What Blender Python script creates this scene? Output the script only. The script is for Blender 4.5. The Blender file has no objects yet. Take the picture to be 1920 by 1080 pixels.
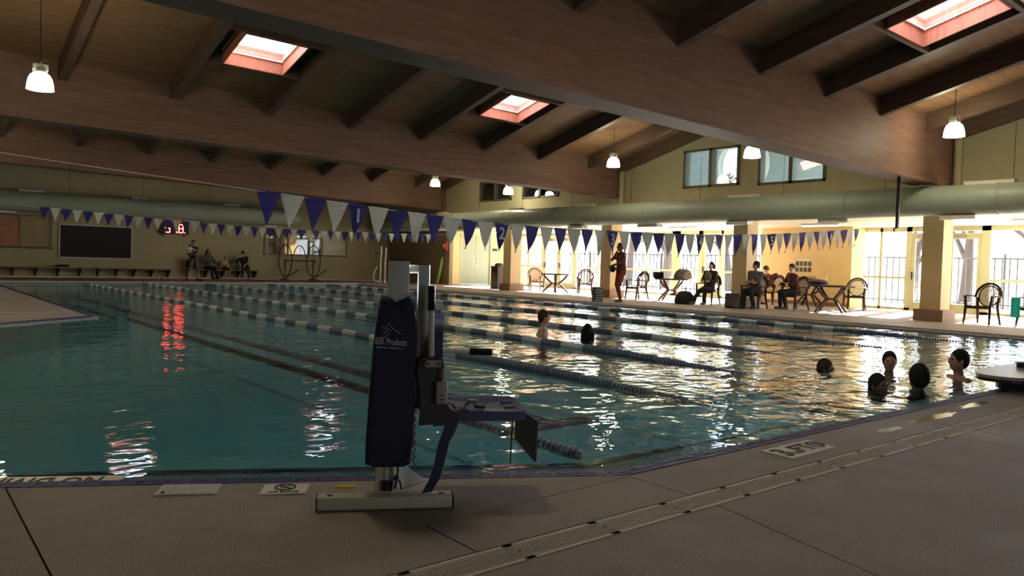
import bpy, bmesh, math, random
from mathutils import Vector, Matrix, Euler, Quaternion
random.seed(7)
SC = bpy.context.scene
COL = SC.collection
PI = math.pi

# ------------------------------------------------------------------ camera, world, sun, exposure
cam_d = bpy.data.cameras.new('camera'); cam_d.sensor_width = 36.0; cam_d.lens = 27.157
cam_d.clip_start = 0.05; cam_d.clip_end = 300
cam = bpy.data.objects.new('camera', cam_d); COL.objects.link(cam)
ya = Vector((-1185.0, 80.0, -1448.396)).normalized()
xb = Vector((1770.0, -5.0, -1448.396)).normalized(); xb = (xb - ya * xb.dot(ya)).normalized()
up = xb.cross(ya)
cam.matrix_world = Matrix.Translation((0, 0, 1.10)) @ Matrix((xb, ya, up)).to_4x4()
SC.camera = cam

W = bpy.data.worlds.new('world'); SC.world = W; W.use_nodes = True
wn = W.node_tree.nodes; wl = W.node_tree.links
wn.clear()
w_out = wn.new('ShaderNodeOutputWorld'); w_bg = wn.new('ShaderNodeBackground')
w_bg.inputs['Color'].default_value = (0.86, 0.93, 1.0, 1); w_bg.inputs['Strength'].default_value = 3.2
wl.new(w_bg.outputs[0], w_out.inputs[0])

sun_d = bpy.data.lights.new('sun', 'SUN'); sun_d.energy = 50.0; sun_d.angle = 0.01; sun_d.color = (1.0, 0.98, 0.95)
sun = bpy.data.objects.new('sun', sun_d); COL.objects.link(sun)
sun.rotation_euler = Vector((-1.0, -0.22, -0.39)).to_track_quat('-Z', 'Y').to_euler()

SC.view_settings.view_transform = 'Standard'; SC.view_settings.look = 'None'
SC.view_settings.gamma = 1.0; SC.view_settings.use_curve_mapping = False
SC.view_settings.exposure = 1.55
cy = SC.cycles
cy.use_denoising = True
cy.max_bounces = 10; cy.diffuse_bounces = 5; cy.glossy_bounces = 4; cy.transmission_bounces = 4; cy.transparent_max_bounces = 24
cy.sample_clamp_indirect = 6.0
cy.caustics_reflective = False; cy.caustics_refractive = False

# ------------------------------------------------------------------ materials
def srgb(r, g, b):
    def f(c):
        c /= 255.0
        return c / 12.92 if c <= 0.04045 else ((c + 0.055) / 1.055) ** 2.4
    return (f(r), f(g), f(b), 1.0)

def new_mat(name):
    m = bpy.data.materials.new(name); m.use_nodes = True
    nt = m.node_tree; b = nt.nodes.get('Principled BSDF')
    return m, nt, b

def tex_coord(nt, scale=(1, 1, 1), kind='Object', rot=(0, 0, 0)):
    tc = nt.nodes.new('ShaderNodeTexCoord'); mp = nt.nodes.new('ShaderNodeMapping')
    mp.inputs['Scale'].default_value = scale; mp.inputs['Rotation'].default_value = rot
    nt.links.new(tc.outputs[kind], mp.inputs[0]); return mp.outputs[0]

def noise(nt, vec, scale, detail=3.0, rough=0.55):
    n = nt.nodes.new('ShaderNodeTexNoise'); n.inputs['Scale'].default_value = scale
    n.inputs['Detail'].default_value = detail; n.inputs['Roughness'].default_value = rough
    nt.links.new(vec, n.inputs['Vector']); return n.outputs['Fac']

def ramp(nt, fac, stops):
    r = nt.nodes.new('ShaderNodeValToRGB'); e = r.color_ramp.elements
    while len(e) < len(stops): e.new(0.5)
    for k, (p, c) in enumerate(stops): e[k].position = p; e[k].color = c
    nt.links.new(fac, r.inputs[0]); return r.outputs[0]

def mul(c, k): return (c[0] * k, c[1] * k, c[2] * k, 1)

def bump(nt, b, fac, strength=0.3, dist=0.01):
    n = nt.nodes.new('ShaderNodeBump'); n.inputs['Strength'].default_value = strength; n.inputs['Distance'].default_value = dist
    nt.links.new(fac, n.inputs['Height']); nt.links.new(n.outputs[0], b.inputs['Normal'])

def plain(name, col, rough=0.5, metal=0.0, var=0.12, scale=14.0, bmp=0.0, spec=0.5):
    m, nt, b = new_mat(name)
    v = tex_coord(nt); f = noise(nt, v, scale)
    c = ramp(nt, f, [(0.3, mul(col, 1 - var)), (0.7, mul(col, 1 + var))])
    nt.links.new(c, b.inputs['Base Color'])
    b.inputs['Roughness'].default_value = rough; b.inputs['Metallic'].default_value = metal
    b.inputs['Specular IOR Level'].default_value = spec
    if bmp: bump(nt, b, f, bmp)
    return m

def emit(name, col, strength):
    m, nt, b = new_mat(name)
    b.inputs['Base Color'].default_value = col
    b.inputs['Emission Color'].default_value = col; b.inputs['Emission Strength'].default_value = strength
    return m

def wood(name, c1, c2, axis='X', scale=1.0, rough=0.55, plank=0.0):
    m, nt, b = new_mat(name)
    s = {'X': (0.25, 3, 3), 'Y': (3, 0.25, 3), 'Z': (3, 3, 0.25)}[axis]
    v = tex_coord(nt, tuple(k * scale for k in s))
    f = noise(nt, v, 4.0, 6.0, 0.65)
    c = ramp(nt, f, [(0.25, c1), (0.75, c2)])
    if plank:
        v2 = tex_coord(nt)
        w = nt.nodes.new('ShaderNodeTexWave'); w.wave_type = 'BANDS'; w.bands_direction = 'Y' if axis == 'X' else 'X'
        w.wave_profile = 'SAW'; w.inputs['Scale'].default_value = plank; w.inputs['Distortion'].default_value = 0
        nt.links.new(v2, w.inputs['Vector'])
        g = ramp(nt, w.outputs['Fac'], [(0.0, (0.45, 0.45, 0.45, 1)), (0.06, (1, 1, 1, 1))])
        mx = nt.nodes.new('ShaderNodeMix'); mx.data_type = 'RGBA'; mx.blend_type = 'MULTIPLY'; mx.inputs['Factor'].default_value = 1
        nt.links.new(c, mx.inputs[6]); nt.links.new(g, mx.inputs[7]); c = mx.outputs[2]
        bump(nt, b, g, 0.4, 0.01)
    nt.links.new(c, b.inputs['Base Color']); b.inputs['Roughness'].default_value = rough
    b.inputs['Specular IOR Level'].default_value = 0.3
    return m

def concrete(name, c, stain=0.35, rough=0.75):
    m, nt, b = new_mat(name)
    v = tex_coord(nt)
    f1 = noise(nt, v, 170.0, 3.0, 0.75); f2 = noise(nt, v, 1.3, 5.0, 0.6); f3 = noise(nt, v, 14.0, 4.0)
    c1 = ramp(nt, f1, [(0.34, mul(c, 0.45)), (0.5, c), (0.66, mul(c, 1.7))])
    c2 = ramp(nt, f2, [(0.35, (1 - stain, 1 - stain * 1.05, 1 - stain * 1.1, 1)), (0.62, (1.05, 1.05, 1.05, 1))])
    mx = nt.nodes.new('ShaderNodeMix'); mx.data_type = 'RGBA'; mx.blend_type = 'MULTIPLY'; mx.inputs['Factor'].default_value = 1
    nt.links.new(c1, mx.inputs[6]); nt.links.new(c2, mx.inputs[7])
    nt.links.new(mx.outputs[2], b.inputs['Base Color'])
    rr = ramp(nt, f2, [(0.35, (rough - 0.22,) * 3 + (1,)), (0.6, (rough,) * 3 + (1,))])
    nt.links.new(rr, b.inputs['Roughness'])
    bump(nt, b, f1, 0.12, 0.002)
    return m

def fresnel2(nt, ior):
    # fresnel that treats both sides of a thin sheet alike
    fr = nt.nodes.new('ShaderNodeFresnel'); ge = nt.nodes.new('ShaderNodeNewGeometry'); mr = nt.nodes.new('ShaderNodeMapRange')
    mr.inputs[3].default_value = ior; mr.inputs[4].default_value = 1.0 / ior
    nt.links.new(ge.outputs['Backfacing'], mr.inputs[0]); nt.links.new(mr.outputs[0], fr.inputs[0]); return fr

def glass(name, tint=(1, 1, 1, 1), refl=1.0):
    m = bpy.data.materials.new(name); m.use_nodes = True; nt = m.node_tree; nt.nodes.clear()
    o = nt.nodes.new('ShaderNodeOutputMaterial'); mx = nt.nodes.new('ShaderNodeMixShader')
    t = nt.nodes.new('ShaderNodeBsdfTransparent'); t.inputs[0].default_value = tint
    g = nt.nodes.new('ShaderNodeBsdfGlossy'); g.inputs['Roughness'].default_value = 0.0
    fr = fresnel2(nt, 1.45)
    mt = nt.nodes.new('ShaderNodeMath'); mt.operation = 'MULTIPLY'; mt.inputs[1].default_value = refl
    nt.links.new(fr.outputs[0], mt.inputs[0]); nt.links.new(mt.outputs[0], mx.inputs[0])
    nt.links.new(t.outputs[0], mx.inputs[1]); nt.links.new(g.outputs[0], mx.inputs[2]); nt.links.new(mx.outputs[0], o.inputs[0])
    return m

M = {}
M['deck'] = concrete('deck_concrete', srgb(158, 146, 137))
M['joint'] = plain('joint_filler', srgb(60, 50, 42), 0.9)
M['beam'] = wood('beam_wood', srgb(106, 80, 68), srgb(140, 110, 94), 'X', 1.0)
M['purlin'] = wood('purlin_wood', srgb(84, 66, 56), srgb(112, 90, 76), 'Y', 1.0)
M['roofdeck'] = wood('roof_deck_wood', srgb(122, 92, 68), srgb(158, 124, 94), 'X', 1.0, 0.6, 1.15)
M['shaft'] = wood('shaft_wood', srgb(150, 92, 72), srgb(190, 130, 108), 'Z', 2.0)
M['wall'] = plain('wall_paint', srgb(188, 181, 146), 0.75, var=0.05, scale=2.0)
M['wallbrown'] = plain('wall_lower_paint', srgb(178, 160, 128), 0.75, var=0.06, scale=2.0)
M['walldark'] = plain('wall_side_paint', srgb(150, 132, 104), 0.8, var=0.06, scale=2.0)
M['peach'] = plain('alcove_paint', srgb(236, 204, 148), 0.75, var=0.04, scale=2.0)
M['alcoveceil'] = plain('alcove_ceiling_paint', srgb(236, 230, 205), 0.8, var=0.03)
M['column'] = plain('column_paint', srgb(214, 190, 148), 0.7, var=0.04)
M['plinth'] = plain('plinth_paint', srgb(150, 120, 96), 0.7, var=0.06)
M['duct'] = plain('duct_paint', srgb(170, 184, 166), 0.45, var=0.04, scale=3.0)
M['white'] = plain('white_paint', srgb(228, 226, 218), 0.45, var=0.03)
M['frame'] = plain('window_frame_paint', srgb(208, 208, 168), 0.5, var=0.04)
M['framedark'] = plain('dark_frame_paint', srgb(98, 96, 76), 0.5, var=0.06)
M['frametan'] = plain('tan_frame_paint', srgb(150, 132, 104), 0.6, var=0.06)
M['doorgrey'] = plain('door_paint', srgb(168, 174, 150), 0.5, var=0.03)
M['black'] = plain('black_plastic', srgb(24, 24, 26), 0.45, var=0.1)
M['board'] = plain('board_black', srgb(20, 20, 21), 0.6, var=0.08)
M['metal'] = plain('brushed_metal', srgb(190, 190, 185), 0.35, 0.9, 0.05)
M['darkmetal'] = plain('dark_metal', srgb(52, 46, 42), 0.5, 0.3, 0.1)
M['glass'] = glass('clear_glass')
M['glassgrey'] = glass('clerestory_glass', (0.75, 0.82, 0.86, 1), 2.0)
M['skyglass'] = glass('skylight_glass', (0.95, 0.97, 1, 1))
M['benchwood'] = wood('bench_wood', srgb(160, 132, 96), srgb(196, 168, 126), 'X', 1.5)
M['grate'] = plain('drain_grate', srgb(205, 192, 172), 0.55, var=0.08, scale=40)
M['tileblue'] = plain('mosaic_tile_blue', srgb(60, 52, 104), 0.5, var=0.45, scale=22, spec=0.2)
M['tilenavy'] = plain('line_tile_navy', srgb(14, 24, 44), 0.15, var=0.3, scale=25)
M['grout'] = plain('tile_grout', srgb(158, 152, 156), 0.6, var=0.05)
M['ledge'] = plain('gutter_ledge', srgb(150, 160, 158), 0.35, var=0.12, scale=9)
M['lip'] = plain('lip_concrete', srgb(206, 198, 186), 0.6, var=0.05)
M['pooltile'] = plain('pool_plaster', srgb(146, 202, 208), 0.6, var=0.05, scale=1.2)
M['lanemark'] = plain('lane_mark_tile', srgb(24, 44, 84), 0.5, var=0.15)

# ------------------------------------------------------------------ mesh helpers
class MB:
    def __init__(s): s.v = []; s.f = []
    def add(s, vs, fs):
        o = len(s.v); s.v += [tuple(p) for p in vs]; s.f += [tuple(i + o for i in f) for f in fs]; return s
    def box(s, c, d, rot=None, bev=0.0):
        x, y, z = d[0] / 2, d[1] / 2, d[2] / 2
        vs = [Vector((i * x, j * y, k * z)) for k in (-1, 1) for j in (-1, 1) for i in (-1, 1)]
        if rot is not None:
            q = rot if isinstance(rot, (Matrix, Quaternion)) else Euler(rot).to_matrix()
            vs = [q @ p for p in vs]
        c = Vector(c)
        return s.add([p + c for p in vs], [(0, 2, 3, 1), (4, 5, 7, 6), (0, 1, 5, 4), (2, 6, 7, 3), (0, 4, 6, 2), (1, 3, 7, 5)])
    def b2(s, a, b):
        return s.box([(a[i] + b[i]) / 2 for i in range(3)], [abs(b[i] - a[i]) for i in range(3)])
    def bar(s, p0, p1, w, h, upv=(0, 0, 1)):
        p0 = Vector(p0); p1 = Vector(p1); d = p1 - p0; L = d.length; d.normalize()
        u = Vector(upv); r = d.cross(u)
        if r.length < 1e-5: r = d.cross(Vector((1, 0, 0)))
        r.normalize(); u = r.cross(d)
        m = Matrix((d, r, u)).transposed()
        return s.box((p0 + p1) / 2, (L, w, h), m)
    def cyl(s, p0, p1, r0, r1=None, n=12, cap=True):
        r1 = r0 if r1 is None else r1
        return s.tube([p0, p1], [r0, r1], n, cap)
    def tube(s, path, r, n=10, cap=True, closed=False, flat=None):
        P = [Vector(p) for p in path]; K = len(P)
        R = r if isinstance(r, (list, tuple)) else [r] * K
        vs = []; fs = []; prev = None
        for i in range(K):
            if closed: t = P[(i + 1) % K] - P[i - 1]
            else: t = P[min(i + 1, K - 1)] - P[max(i - 1, 0)]
            t.normalize()
            if prev is None:
                a = Vector((0, 0, 1)) if abs(t.z) < 0.9 else Vector((1, 0, 0))
                nx = t.cross(a).normalized()
            else:
                nx = (prev - t * prev.dot(t))
                nx = nx.normalized() if nx.length > 1e-6 else t.cross(Vector((0, 0, 1))).normalized()
            prev = nx; ny = t.cross(nx)
            for k in range(n):
                a = 2 * PI * k / n
                fx, fy = (1, 1) if flat is None else flat
                vs.append(P[i] + nx * math.cos(a) * R[i] * fx + ny * math.sin(a) * R[i] * fy)
        segs = K if closed else K - 1
        for i in range(segs):
            j = (i + 1) % K
            for k in range(n):
                l = (k + 1) % n
                fs.append((i * n + k, i * n + l, j * n + l, j * n + k))
        if cap and not closed:
            fs.append(tuple(range(n - 1, -1, -1))); fs.append(tuple((K - 1) * n + k for k in range(n)))
        return s.add(vs, fs)
    def prism(s, poly, z0, z1):
        n = len(poly)
        if len(poly[0]) == 2:
            vs = [(p[0], p[1], z0) for p in poly] + [(p[0], p[1], z1) for p in poly]
        fs = [tuple(range(n - 1, -1, -1)), tuple(range(n, 2 * n))]
        fs += [(i, (i + 1) % n, n + (i + 1) % n, n + i) for i in range(n)]
        return s.add(vs, fs)
    def plate(s, poly, off):
        P = [Vector(p) for p in poly]; o = Vector(off); n = len(P)
        return s.add(P + [p + o for p in P], [tuple(range(n - 1, -1, -1)), tuple(range(n, 2 * n))] + [(i, (i + 1) % n, n + (i + 1) % n, n + i) for i in range(n)])
    def lathe(s, prof, n=20, c=(0, 0, 0), axis='Z', cap=True):
        vs = []; fs = []; c = Vector(c)
        for (r, z) in prof:
            for k in range(n):
                a = 2 * PI * k / n; p = (r * math.cos(a), r * math.sin(a), z)
                if axis == 'Y': p = (p[0], p[2], p[1])
                if axis == 'X': p = (p[2], p[0], p[1])
                vs.append(c + Vector(p))
        for i in range(len(prof) - 1):
            for k in range(n):
                l = (k + 1) % n; fs.append((i * n + k, i * n + l, (i + 1) * n + l, (i + 1) * n + k))
        if cap:
            fs.append(tuple(range(n - 1, -1, -1))); fs.append(tuple((len(prof) - 1) * n + k for k in range(n)))
        return s.add(vs, fs)
    def sphere(s, c, r, n=10, m=8, sc=(1, 1, 1), rot=None):
        vs = []; fs = []; c = Vector(c)
        for i in range(m + 1):
            t = PI * i / m
            for k in range(n):
                a = 2 * PI * k / n
                p = Vector((math.sin(t) * math.cos(a) * r * sc[0], math.sin(t) * math.sin(a) * r * sc[1], math.cos(t) * r * sc[2]))
                if rot is not None: p = rot @ p
                vs.append(c + p)
        for i in range(m):
            for k in range(n):
                l = (k + 1) % n; fs.append((i * n + k, (i + 1) * n + k, (i + 1) * n + l, i * n + l))
        return s.add(vs, fs)
    def grid(s, fn, nu, nv):
        vs = [fn(i / nu, j / nv) for j in range(nv + 1) for i in range(nu + 1)]
        w = nu + 1
        fs = [(j * w + i, j * w + i + 1, (j + 1) * w + i + 1, (j + 1) * w + i) for j in range(nv) for i in range(nu)]
        return s.add(vs, fs)
    def mesh(s, name, mat, smooth=0.0, clean=False, recalc=True):
        me = bpy.data.meshes.new(name); me.from_pydata(s.v, [], s.f)
        bm = bmesh.new(); bm.from_mesh(me)
        if clean: bmesh.ops.remove_doubles(bm, verts=bm.verts, dist=1e-5)
        if recalc: bmesh.ops.recalc_face_normals(bm, faces=bm.faces)
        bm.to_mesh(me); bm.free()
        if mat: me.materials.append(M[mat] if isinstance(mat, str) else mat)
        if smooth:
            me.shade_smooth(); me.set_sharp_from_angle(angle=smooth)
        me.update(); return me
    def build(s, name, mat, parent=None, smooth=0.0, clean=False, recalc=True, loc=None, rot=None):
        return link(name, s.mesh(name, mat, smooth, clean, recalc), parent, loc, rot)

def link(name, me, parent=None, loc=None, rot=None):
    o = bpy.data.objects.new(name, me); COL.objects.link(o)
    if parent is not None: o.parent = parent
    if loc is not None: o.location = loc
    if rot is not None: o.rotation_euler = rot
    return o

def thing(name, label, cat, loc=(0, 0, 0), rz=0.0, group=None):
    o = bpy.data.objects.new(name, None); COL.objects.link(o); o.empty_display_size = 0.2
    o.location = loc; o.rotation_euler = (0, 0, rz); tag(o, label, cat, group); return o

def tag(o, label=None, cat=None, group=None, kind=None):
    if label: o['label'] = label
    if cat: o['category'] = cat
    if group: o['group'] = group
    if kind: o['kind'] = kind
    return o

def struct(o, label=None): o['kind'] = 'structure'; return tag(o, label)

def copy_tree(o, loc=None, rz=None, label=None, parent=None, name=None):
    c = o.copy(); COL.objects.link(c)
    if parent is not None: c.parent = parent
    if loc is not None: c.location = loc
    if rz is not None: c.rotation_euler = (0, 0, rz)
    if label: c['label'] = label
    for ch in list(o.children): copy_tree(ch, parent=c)
    return c

def text_mesh(txt, size, mat, depth=0.002, align='CENTER'):
    cu = bpy.data.curves.new('lettering', 'FONT'); cu.body = txt; cu.size = size; cu.extrude = depth
    cu.offset = size * 0.022; cu.align_x = align; cu.align_y = 'CENTER'; cu.resolution_u = 2
    ob = bpy.data.objects.new('lettering', cu); COL.objects.link(ob)
    dg = bpy.context.evaluated_depsgraph_get()
    me = bpy.data.meshes.new_from_object(ob.evaluated_get(dg)); me.name = 'lettering'
    bpy.data.objects.remove(ob); bpy.data.curves.remove(cu)
    me.materials.clear(); me.materials.append(M[mat] if isinstance(mat, str) else mat)
    return me

def offset_poly(P, d):
    n = len(P); out = []
    for i in range(n):
        a = Vector(P[i - 1]); b = Vector(P[i]); c = Vector(P[(i + 1) % n])
        e1 = (b - a).normalized(); e2 = (c - b).normalized()
        n1 = Vector((-e1.y, e1.x)); n2 = Vector((-e2.y, e2.x))
        k = 1 + n1.dot(n2)
        out.append(tuple(b + (n1 + n2) * (d / k)))
    return out
# ------------------------------------------------------------------ floor, pool basin, gutter tiles
WZ = -0.04                                    # water level
POOL = [(3.07, 2.72), (16.45, 2.72), (16.45, 30.8), (2.75, 30.8), (2.75, 14.8), (-5.0, 8.76), (-5.0, 7.24)]
XR, YB = 25.0, 36.4
fb = MB()
for a, b in [((-8, -5), (3.07, 2.72)), ]:
    pass
floor = struct(MB().b2((-8, -5, -0.62), (25.1, 36.5, -0.55)).build('floor', 'joint'), 'concrete pool deck around the water')

def slab(poly, mat='deck', name='deck_slab', gap=0.004, z0=-0.14, z1=0.0):
    P = offset_poly(poly, gap)
    return MB().prism(P, z0, z1).build(name, mat, floor)

CH = lambda x: 4.20 - (x - 0.43) * 0.5606       # chamfered near edge of the pool
G0, G1 = 2.14, 2.315                             # drain channel
slab([(-5, 2.315), (0.45, 2.315), (0.45, CH(0.45)), (-5, CH(-5))])
slab([(0.45, 2.315), (1.76, 2.315), (1.76, 2.665), (3.05, 2.705), (3.07, 2.72), (0.45, CH(0.45))])
slab([(1.76, 2.315), (3.05, 2.315), (3.05, 2.705), (1.76, 2.665)])
xs = [3.05, 6.1, 9.2, 12.3, 16.45, 20.0, 25.0]
for i in range(4): slab([(xs[i], 2.315), (xs[i + 1], 2.315), (xs[i + 1], 2.72), (xs[i], 2.72)])
slab([(16.45, 2.315), (20, 2.315), (20, 2.72), (16.45, 2.72)])
xa = [-8, 0.47, 3.03, 6.1, 9.2, 12.3, 16.45, 20.0, 25.0]
xb_ = [-8, 0.47, 2.55, 5.6, 8.7, 11.8, 16.0, 20.0, 25.0]
for i in range(8): slab([(xb_[i], 0.2), (xb_[i + 1], 0.2), (xa[i + 1], 2.14), (xa[i], 2.14)])
for i in range(8): slab([(xb_[i], -5), (xb_[i + 1], -5), (xb_[i + 1], 0.2), (xb_[i], 0.2)])
slab([(-8, 2.315), (-5, 2.315), (-5, 7.24), (-5, 8.76), (-5, 14.8), (-8, 14.8)])
slab([(-5, 8.76), (2.75, 14.8), (-5, 14.8)])
slab([(-8, 14.8), (2.75, 14.8), (2.75, 30.8), (-8, 30.8)])
for x0, x1 in [(-8, 2.75), (2.75, 9.6), (9.6, 16.45), (16.45, 21.2)]: slab([(x0, 30.8), (x1, 30.8), (x1, 36.4), (x0, 36.4)])
ys = [2.72, 8.0, 13.45, 18.9, 24.35, 30.8]
for i in range(5):
    slab([(16.45, ys[i]), (20.0, ys[i]), (20.0, ys[i + 1]), (16.45, ys[i + 1])])
    slab([(20.0, ys[i]), (25.0, ys[i]), (25.0, ys[i + 1]), (20.0, ys[i + 1])])
slab([(20, 2.315), (25, 2.315), (25, 2.72), (20, 2.72)])
slab([(21.2, 30.8), (25.1, 30.8), (25.1, 36.4), (21.2, 36.4)])

def ring(d0, z0, d1, z1, name, mat, parent):
    A = offset_poly(POOL, d0); B = offset_poly(POOL, d1); n = len(A); m = MB()
    m.add([(p[0], p[1], z0) for p in A] + [(p[0], p[1], z1) for p in B], [(i, (i + 1) % n, n + (i + 1) % n, n + i) for i in range(n)])
    return m.build(name, mat, parent)

gutter = struct(ring(0.0, -0.004, 0.16, -0.022, 'pool_gutter', 'grout', None), 'tiled overflow gutter around the pool')
ring(0.0, 0.0, 0.0001, -0.14, 'edge_face', 'grout', gutter)
ring(0.16, -0.02, 0.1601, -0.07, 'gutter_step', 'ledge', gutter)
ring(0.16, -0.052, 0.39, -0.056, 'gutter_ledge', 'ledge', gutter)
ring(0.385, -0.045, 0.43, -0.045, 'line_tiles', 'tilenavy', gutter)
ring(0.43, -0.045, 0.4301, -0.5, 'basin_wall', 'pooltile', gutter)
FL = offset_poly(POOL, 0.43)
basin = MB().add([(p[0], p[1], -0.42) for p in FL], [tuple(range(len(FL)))]).build('pool_floor', 'pooltile', gutter)
for lx in (4.95, 7.1, 9.3, 11.6, 14.0):
    MB().b2((lx - 0.13, 5.5, -0.419), (lx + 0.13, 28.4, -0.412)).build('lane_marking', 'lanemark', gutter)
    MB().b2((lx - 0.5, 5.25, -0.419), (lx + 0.5, 5.5, -0.411)).build('lane_marking', 'lanemark', gutter)
# mosaic tiles on the sloped rim
tile_me = MB().box((0, 0, 0), (0.0205, 0.070, 0.008)).mesh('mosaic_tile', 'tileblue')
def tile_run(p0, p1, pitch, single, stuff_name=None):
    p0 = Vector(p0); p1 = Vector(p1); e = (p1 - p0); L = e.length; e.normalize(); nn = Vector((-e.y, e.x))
    K = int(L / pitch); slope = math.atan2(0.018, 0.16); m = MB()
    for i in range(K):
        for r in range(2):
            d = 0.044 + r * 0.077; c = p0 + e * (i + 0.5) * pitch + nn * d
            z = -0.004 - d * 0.1125 + 0.0015 + random.uniform(-0.001, 0.001)
            rot = Matrix.Rotation(math.atan2(e.y, e.x), 3, 'Z') @ Matrix.Rotation(-slope + random.uniform(-0.05, 0.05), 3, 'X')
            if single:
                o = link('tile', tile_me, gutter); o.matrix_world = Matrix.Translation((c.x, c.y, z)) @ rot.to_4x4()
            else:
                m.box((c.x, c.y, z), (pitch * 0.87, 0.070, 0.008), rot)
    if not single:
        tag(m.build(stuff_name, 'tileblue', gutter), kind='stuff')
tile_run((0.28, CH(0.28)), (3.07, 2.72), 0.0235, True)
tile_run((3.07, 2.72), (10.0, 2.72), 0.0235, False, 'rim_tiles')
tile_run((10.0, 2.72), (16.45, 2.72), 0.06, False, 'rim_tiles')
# far sides: raised pale lip with a dark tiled face towards the water
for a, b in [((16.45, 2.72), (16.45, 30.8)), ((16.45, 30.8), (2.75, 30.8))]:
    a = Vector(a); b = Vector(b); e = (b - a).normalized(); nn = Vector((-e.y, e.x))
    for d0, d1, z0, z1, nm, mt in [(-0.10, 0.012, -0.01, 0.032, 'raised_lip', 'lip'), (0.0, 0.01, -0.12, -0.01, 'lip_tiles', 'tilenavy')]:
        P_ = [a + nn * d0, b + nn * d0, b + nn * d1, a + nn * d1]
        MB().prism([tuple(p) for p in P_], z0, z1).build(nm, mt, gutter)
for a, b in [((2.75, 30.8), (2.75, 14.8)), ((2.75, 14.8), (-5.0, 8.76)), ((-5, 7.24), (0.28, CH(0.28)))]:
    tile_run(a, b, 0.06, False, 'rim_tiles')

# water
def water_mat():
    m = bpy.data.materials.new('pool_water'); m.use_nodes = True; nt = m.node_tree; nt.nodes.clear()
    o = nt.nodes.new('ShaderNodeOutputMaterial'); mx = nt.nodes.new('ShaderNodeMixShader')
    t = nt.nodes.new('ShaderNodeBsdfTransparent'); t.inputs[0].default_value = (0.52, 0.76, 0.80, 1)
    g = nt.nodes.new('ShaderNodeBsdfGlossy'); g.inputs['Roughness'].default_value = 0.015; g.inputs['Color'].default_value = (0.95, 0.97, 1, 1)
    fr = fresnel2(nt, 1.33)
    v = tex_coord(nt, (1, 1, 1))
    v2 = tex_coord(nt, (0.8, 1.5, 1), rot=(0, 0, 0.5))
    n1 = noise(nt, v2, 1.1, 2.0, 0.5); n2 = noise(nt, v, 4.2, 2.0, 0.5); n3 = noise(nt, v2, 11.0, 1.0, 0.5)
    def mth(op, a, b):
        q = nt.nodes.new('ShaderNodeMath'); q.operation = op
        for k, x in enumerate((a, b)):
            if isinstance(x, (int, float)): q.inputs[k].default_value = x
            else: nt.links.new(x, q.inputs[k])
        return q.outputs[0]
    # more chop where people swim (towards +X), calm water on the left
    sp = nt.nodes.new('ShaderNodeSeparateXYZ'); nt.links.new(v, sp.inputs[0])
    chop = nt.nodes.new('ShaderNodeMapRange'); chop.inputs[1].default_value = 1.0; chop.inputs[2].default_value = 7.0
    chop.inputs[3].default_value = 0.26; chop.inputs[4].default_value = 1.0; nt.links.new(sp.outputs[0], chop.inputs[0])
    h = mth('ADD', mth('MULTIPLY', n1, 1.0), mth('ADD', mth('MULTIPLY', n2, 0.42), mth('MULTIPLY', n3, 0.06)))
    h = mth('MULTIPLY', h, chop.outputs[0])
    bp = nt.nodes.new('ShaderNodeBump'); bp.inputs['Strength'].default_value = 1.0; bp.inputs['Distance'].default_value = 0.036
    nt.links.new(h, bp.inputs['Height'])
    nt.links.new(bp.outputs[0], g.inputs['Normal']); nt.links.new(bp.outputs[0], fr.inputs['Normal'])
    nt.links.new(fr.outputs[0], mx.inputs[0]); nt.links.new(t.outputs[0], mx.inputs[1]); nt.links.new(g.outputs[0], mx.inputs[2])
    nt.links.new(mx.outputs[0], o.inputs[0]); return m
M['water'] = water_mat()
WP = offset_poly(POOL, 0.155)
wm = MB().add([(p[0], p[1], WZ) for p in WP], [tuple(range(len(WP)))])
water = tag(wm.build('pool_water', 'water'), 'rippled blue-green water filling the pool', 'water', kind='stuff')

# trench drain along the near deck
drain = struct(MB().b2((-8, G0, -0.12), (25, G1, -0.09)).build('drain_channel', 'black'), 'slotted trench drain in the deck')
gm = MB(); GL = 0.466
wid = G1 - G0 - 0.012
for k, w in [(-1, 0.022), (1, 0.022)]: gm.box((0, k * (wid / 2 - 0.011), -0.012), (GL - 0.006, w, 0.024))
for k in range(7): gm.box((0, -wid / 2 + 0.033 + k * 0.0162, -0.0015), (GL - 0.01, 0.0068, 0.003))
gm.box((-(GL / 2 - 0.021), 0, -0.012), (0.036, wid, 0.024)); gm.box(((GL / 2 - 0.006), 0, -0.012), (0.008, wid, 0.024)); gm.box((0, 0, -0.006), (0.006, wid, 0.006))
grate_me = gm.mesh('drain_grate', 'grate')
hole_me = MB().lathe([(0.001, 0.0006), (0.009, 0.0006), (0.009, -0.002)], 10, cap=False).mesh('lift_hole', 'black')
x = -1.2
while x < 20:
    g_ = link('drain_grate', grate_me, drain, (x + 0.05, (G0 + G1) / 2, 0)); x += GL
    link('lift_hole', hole_me, g_, (-(GL / 2 - 0.021), 0, 0))

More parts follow.
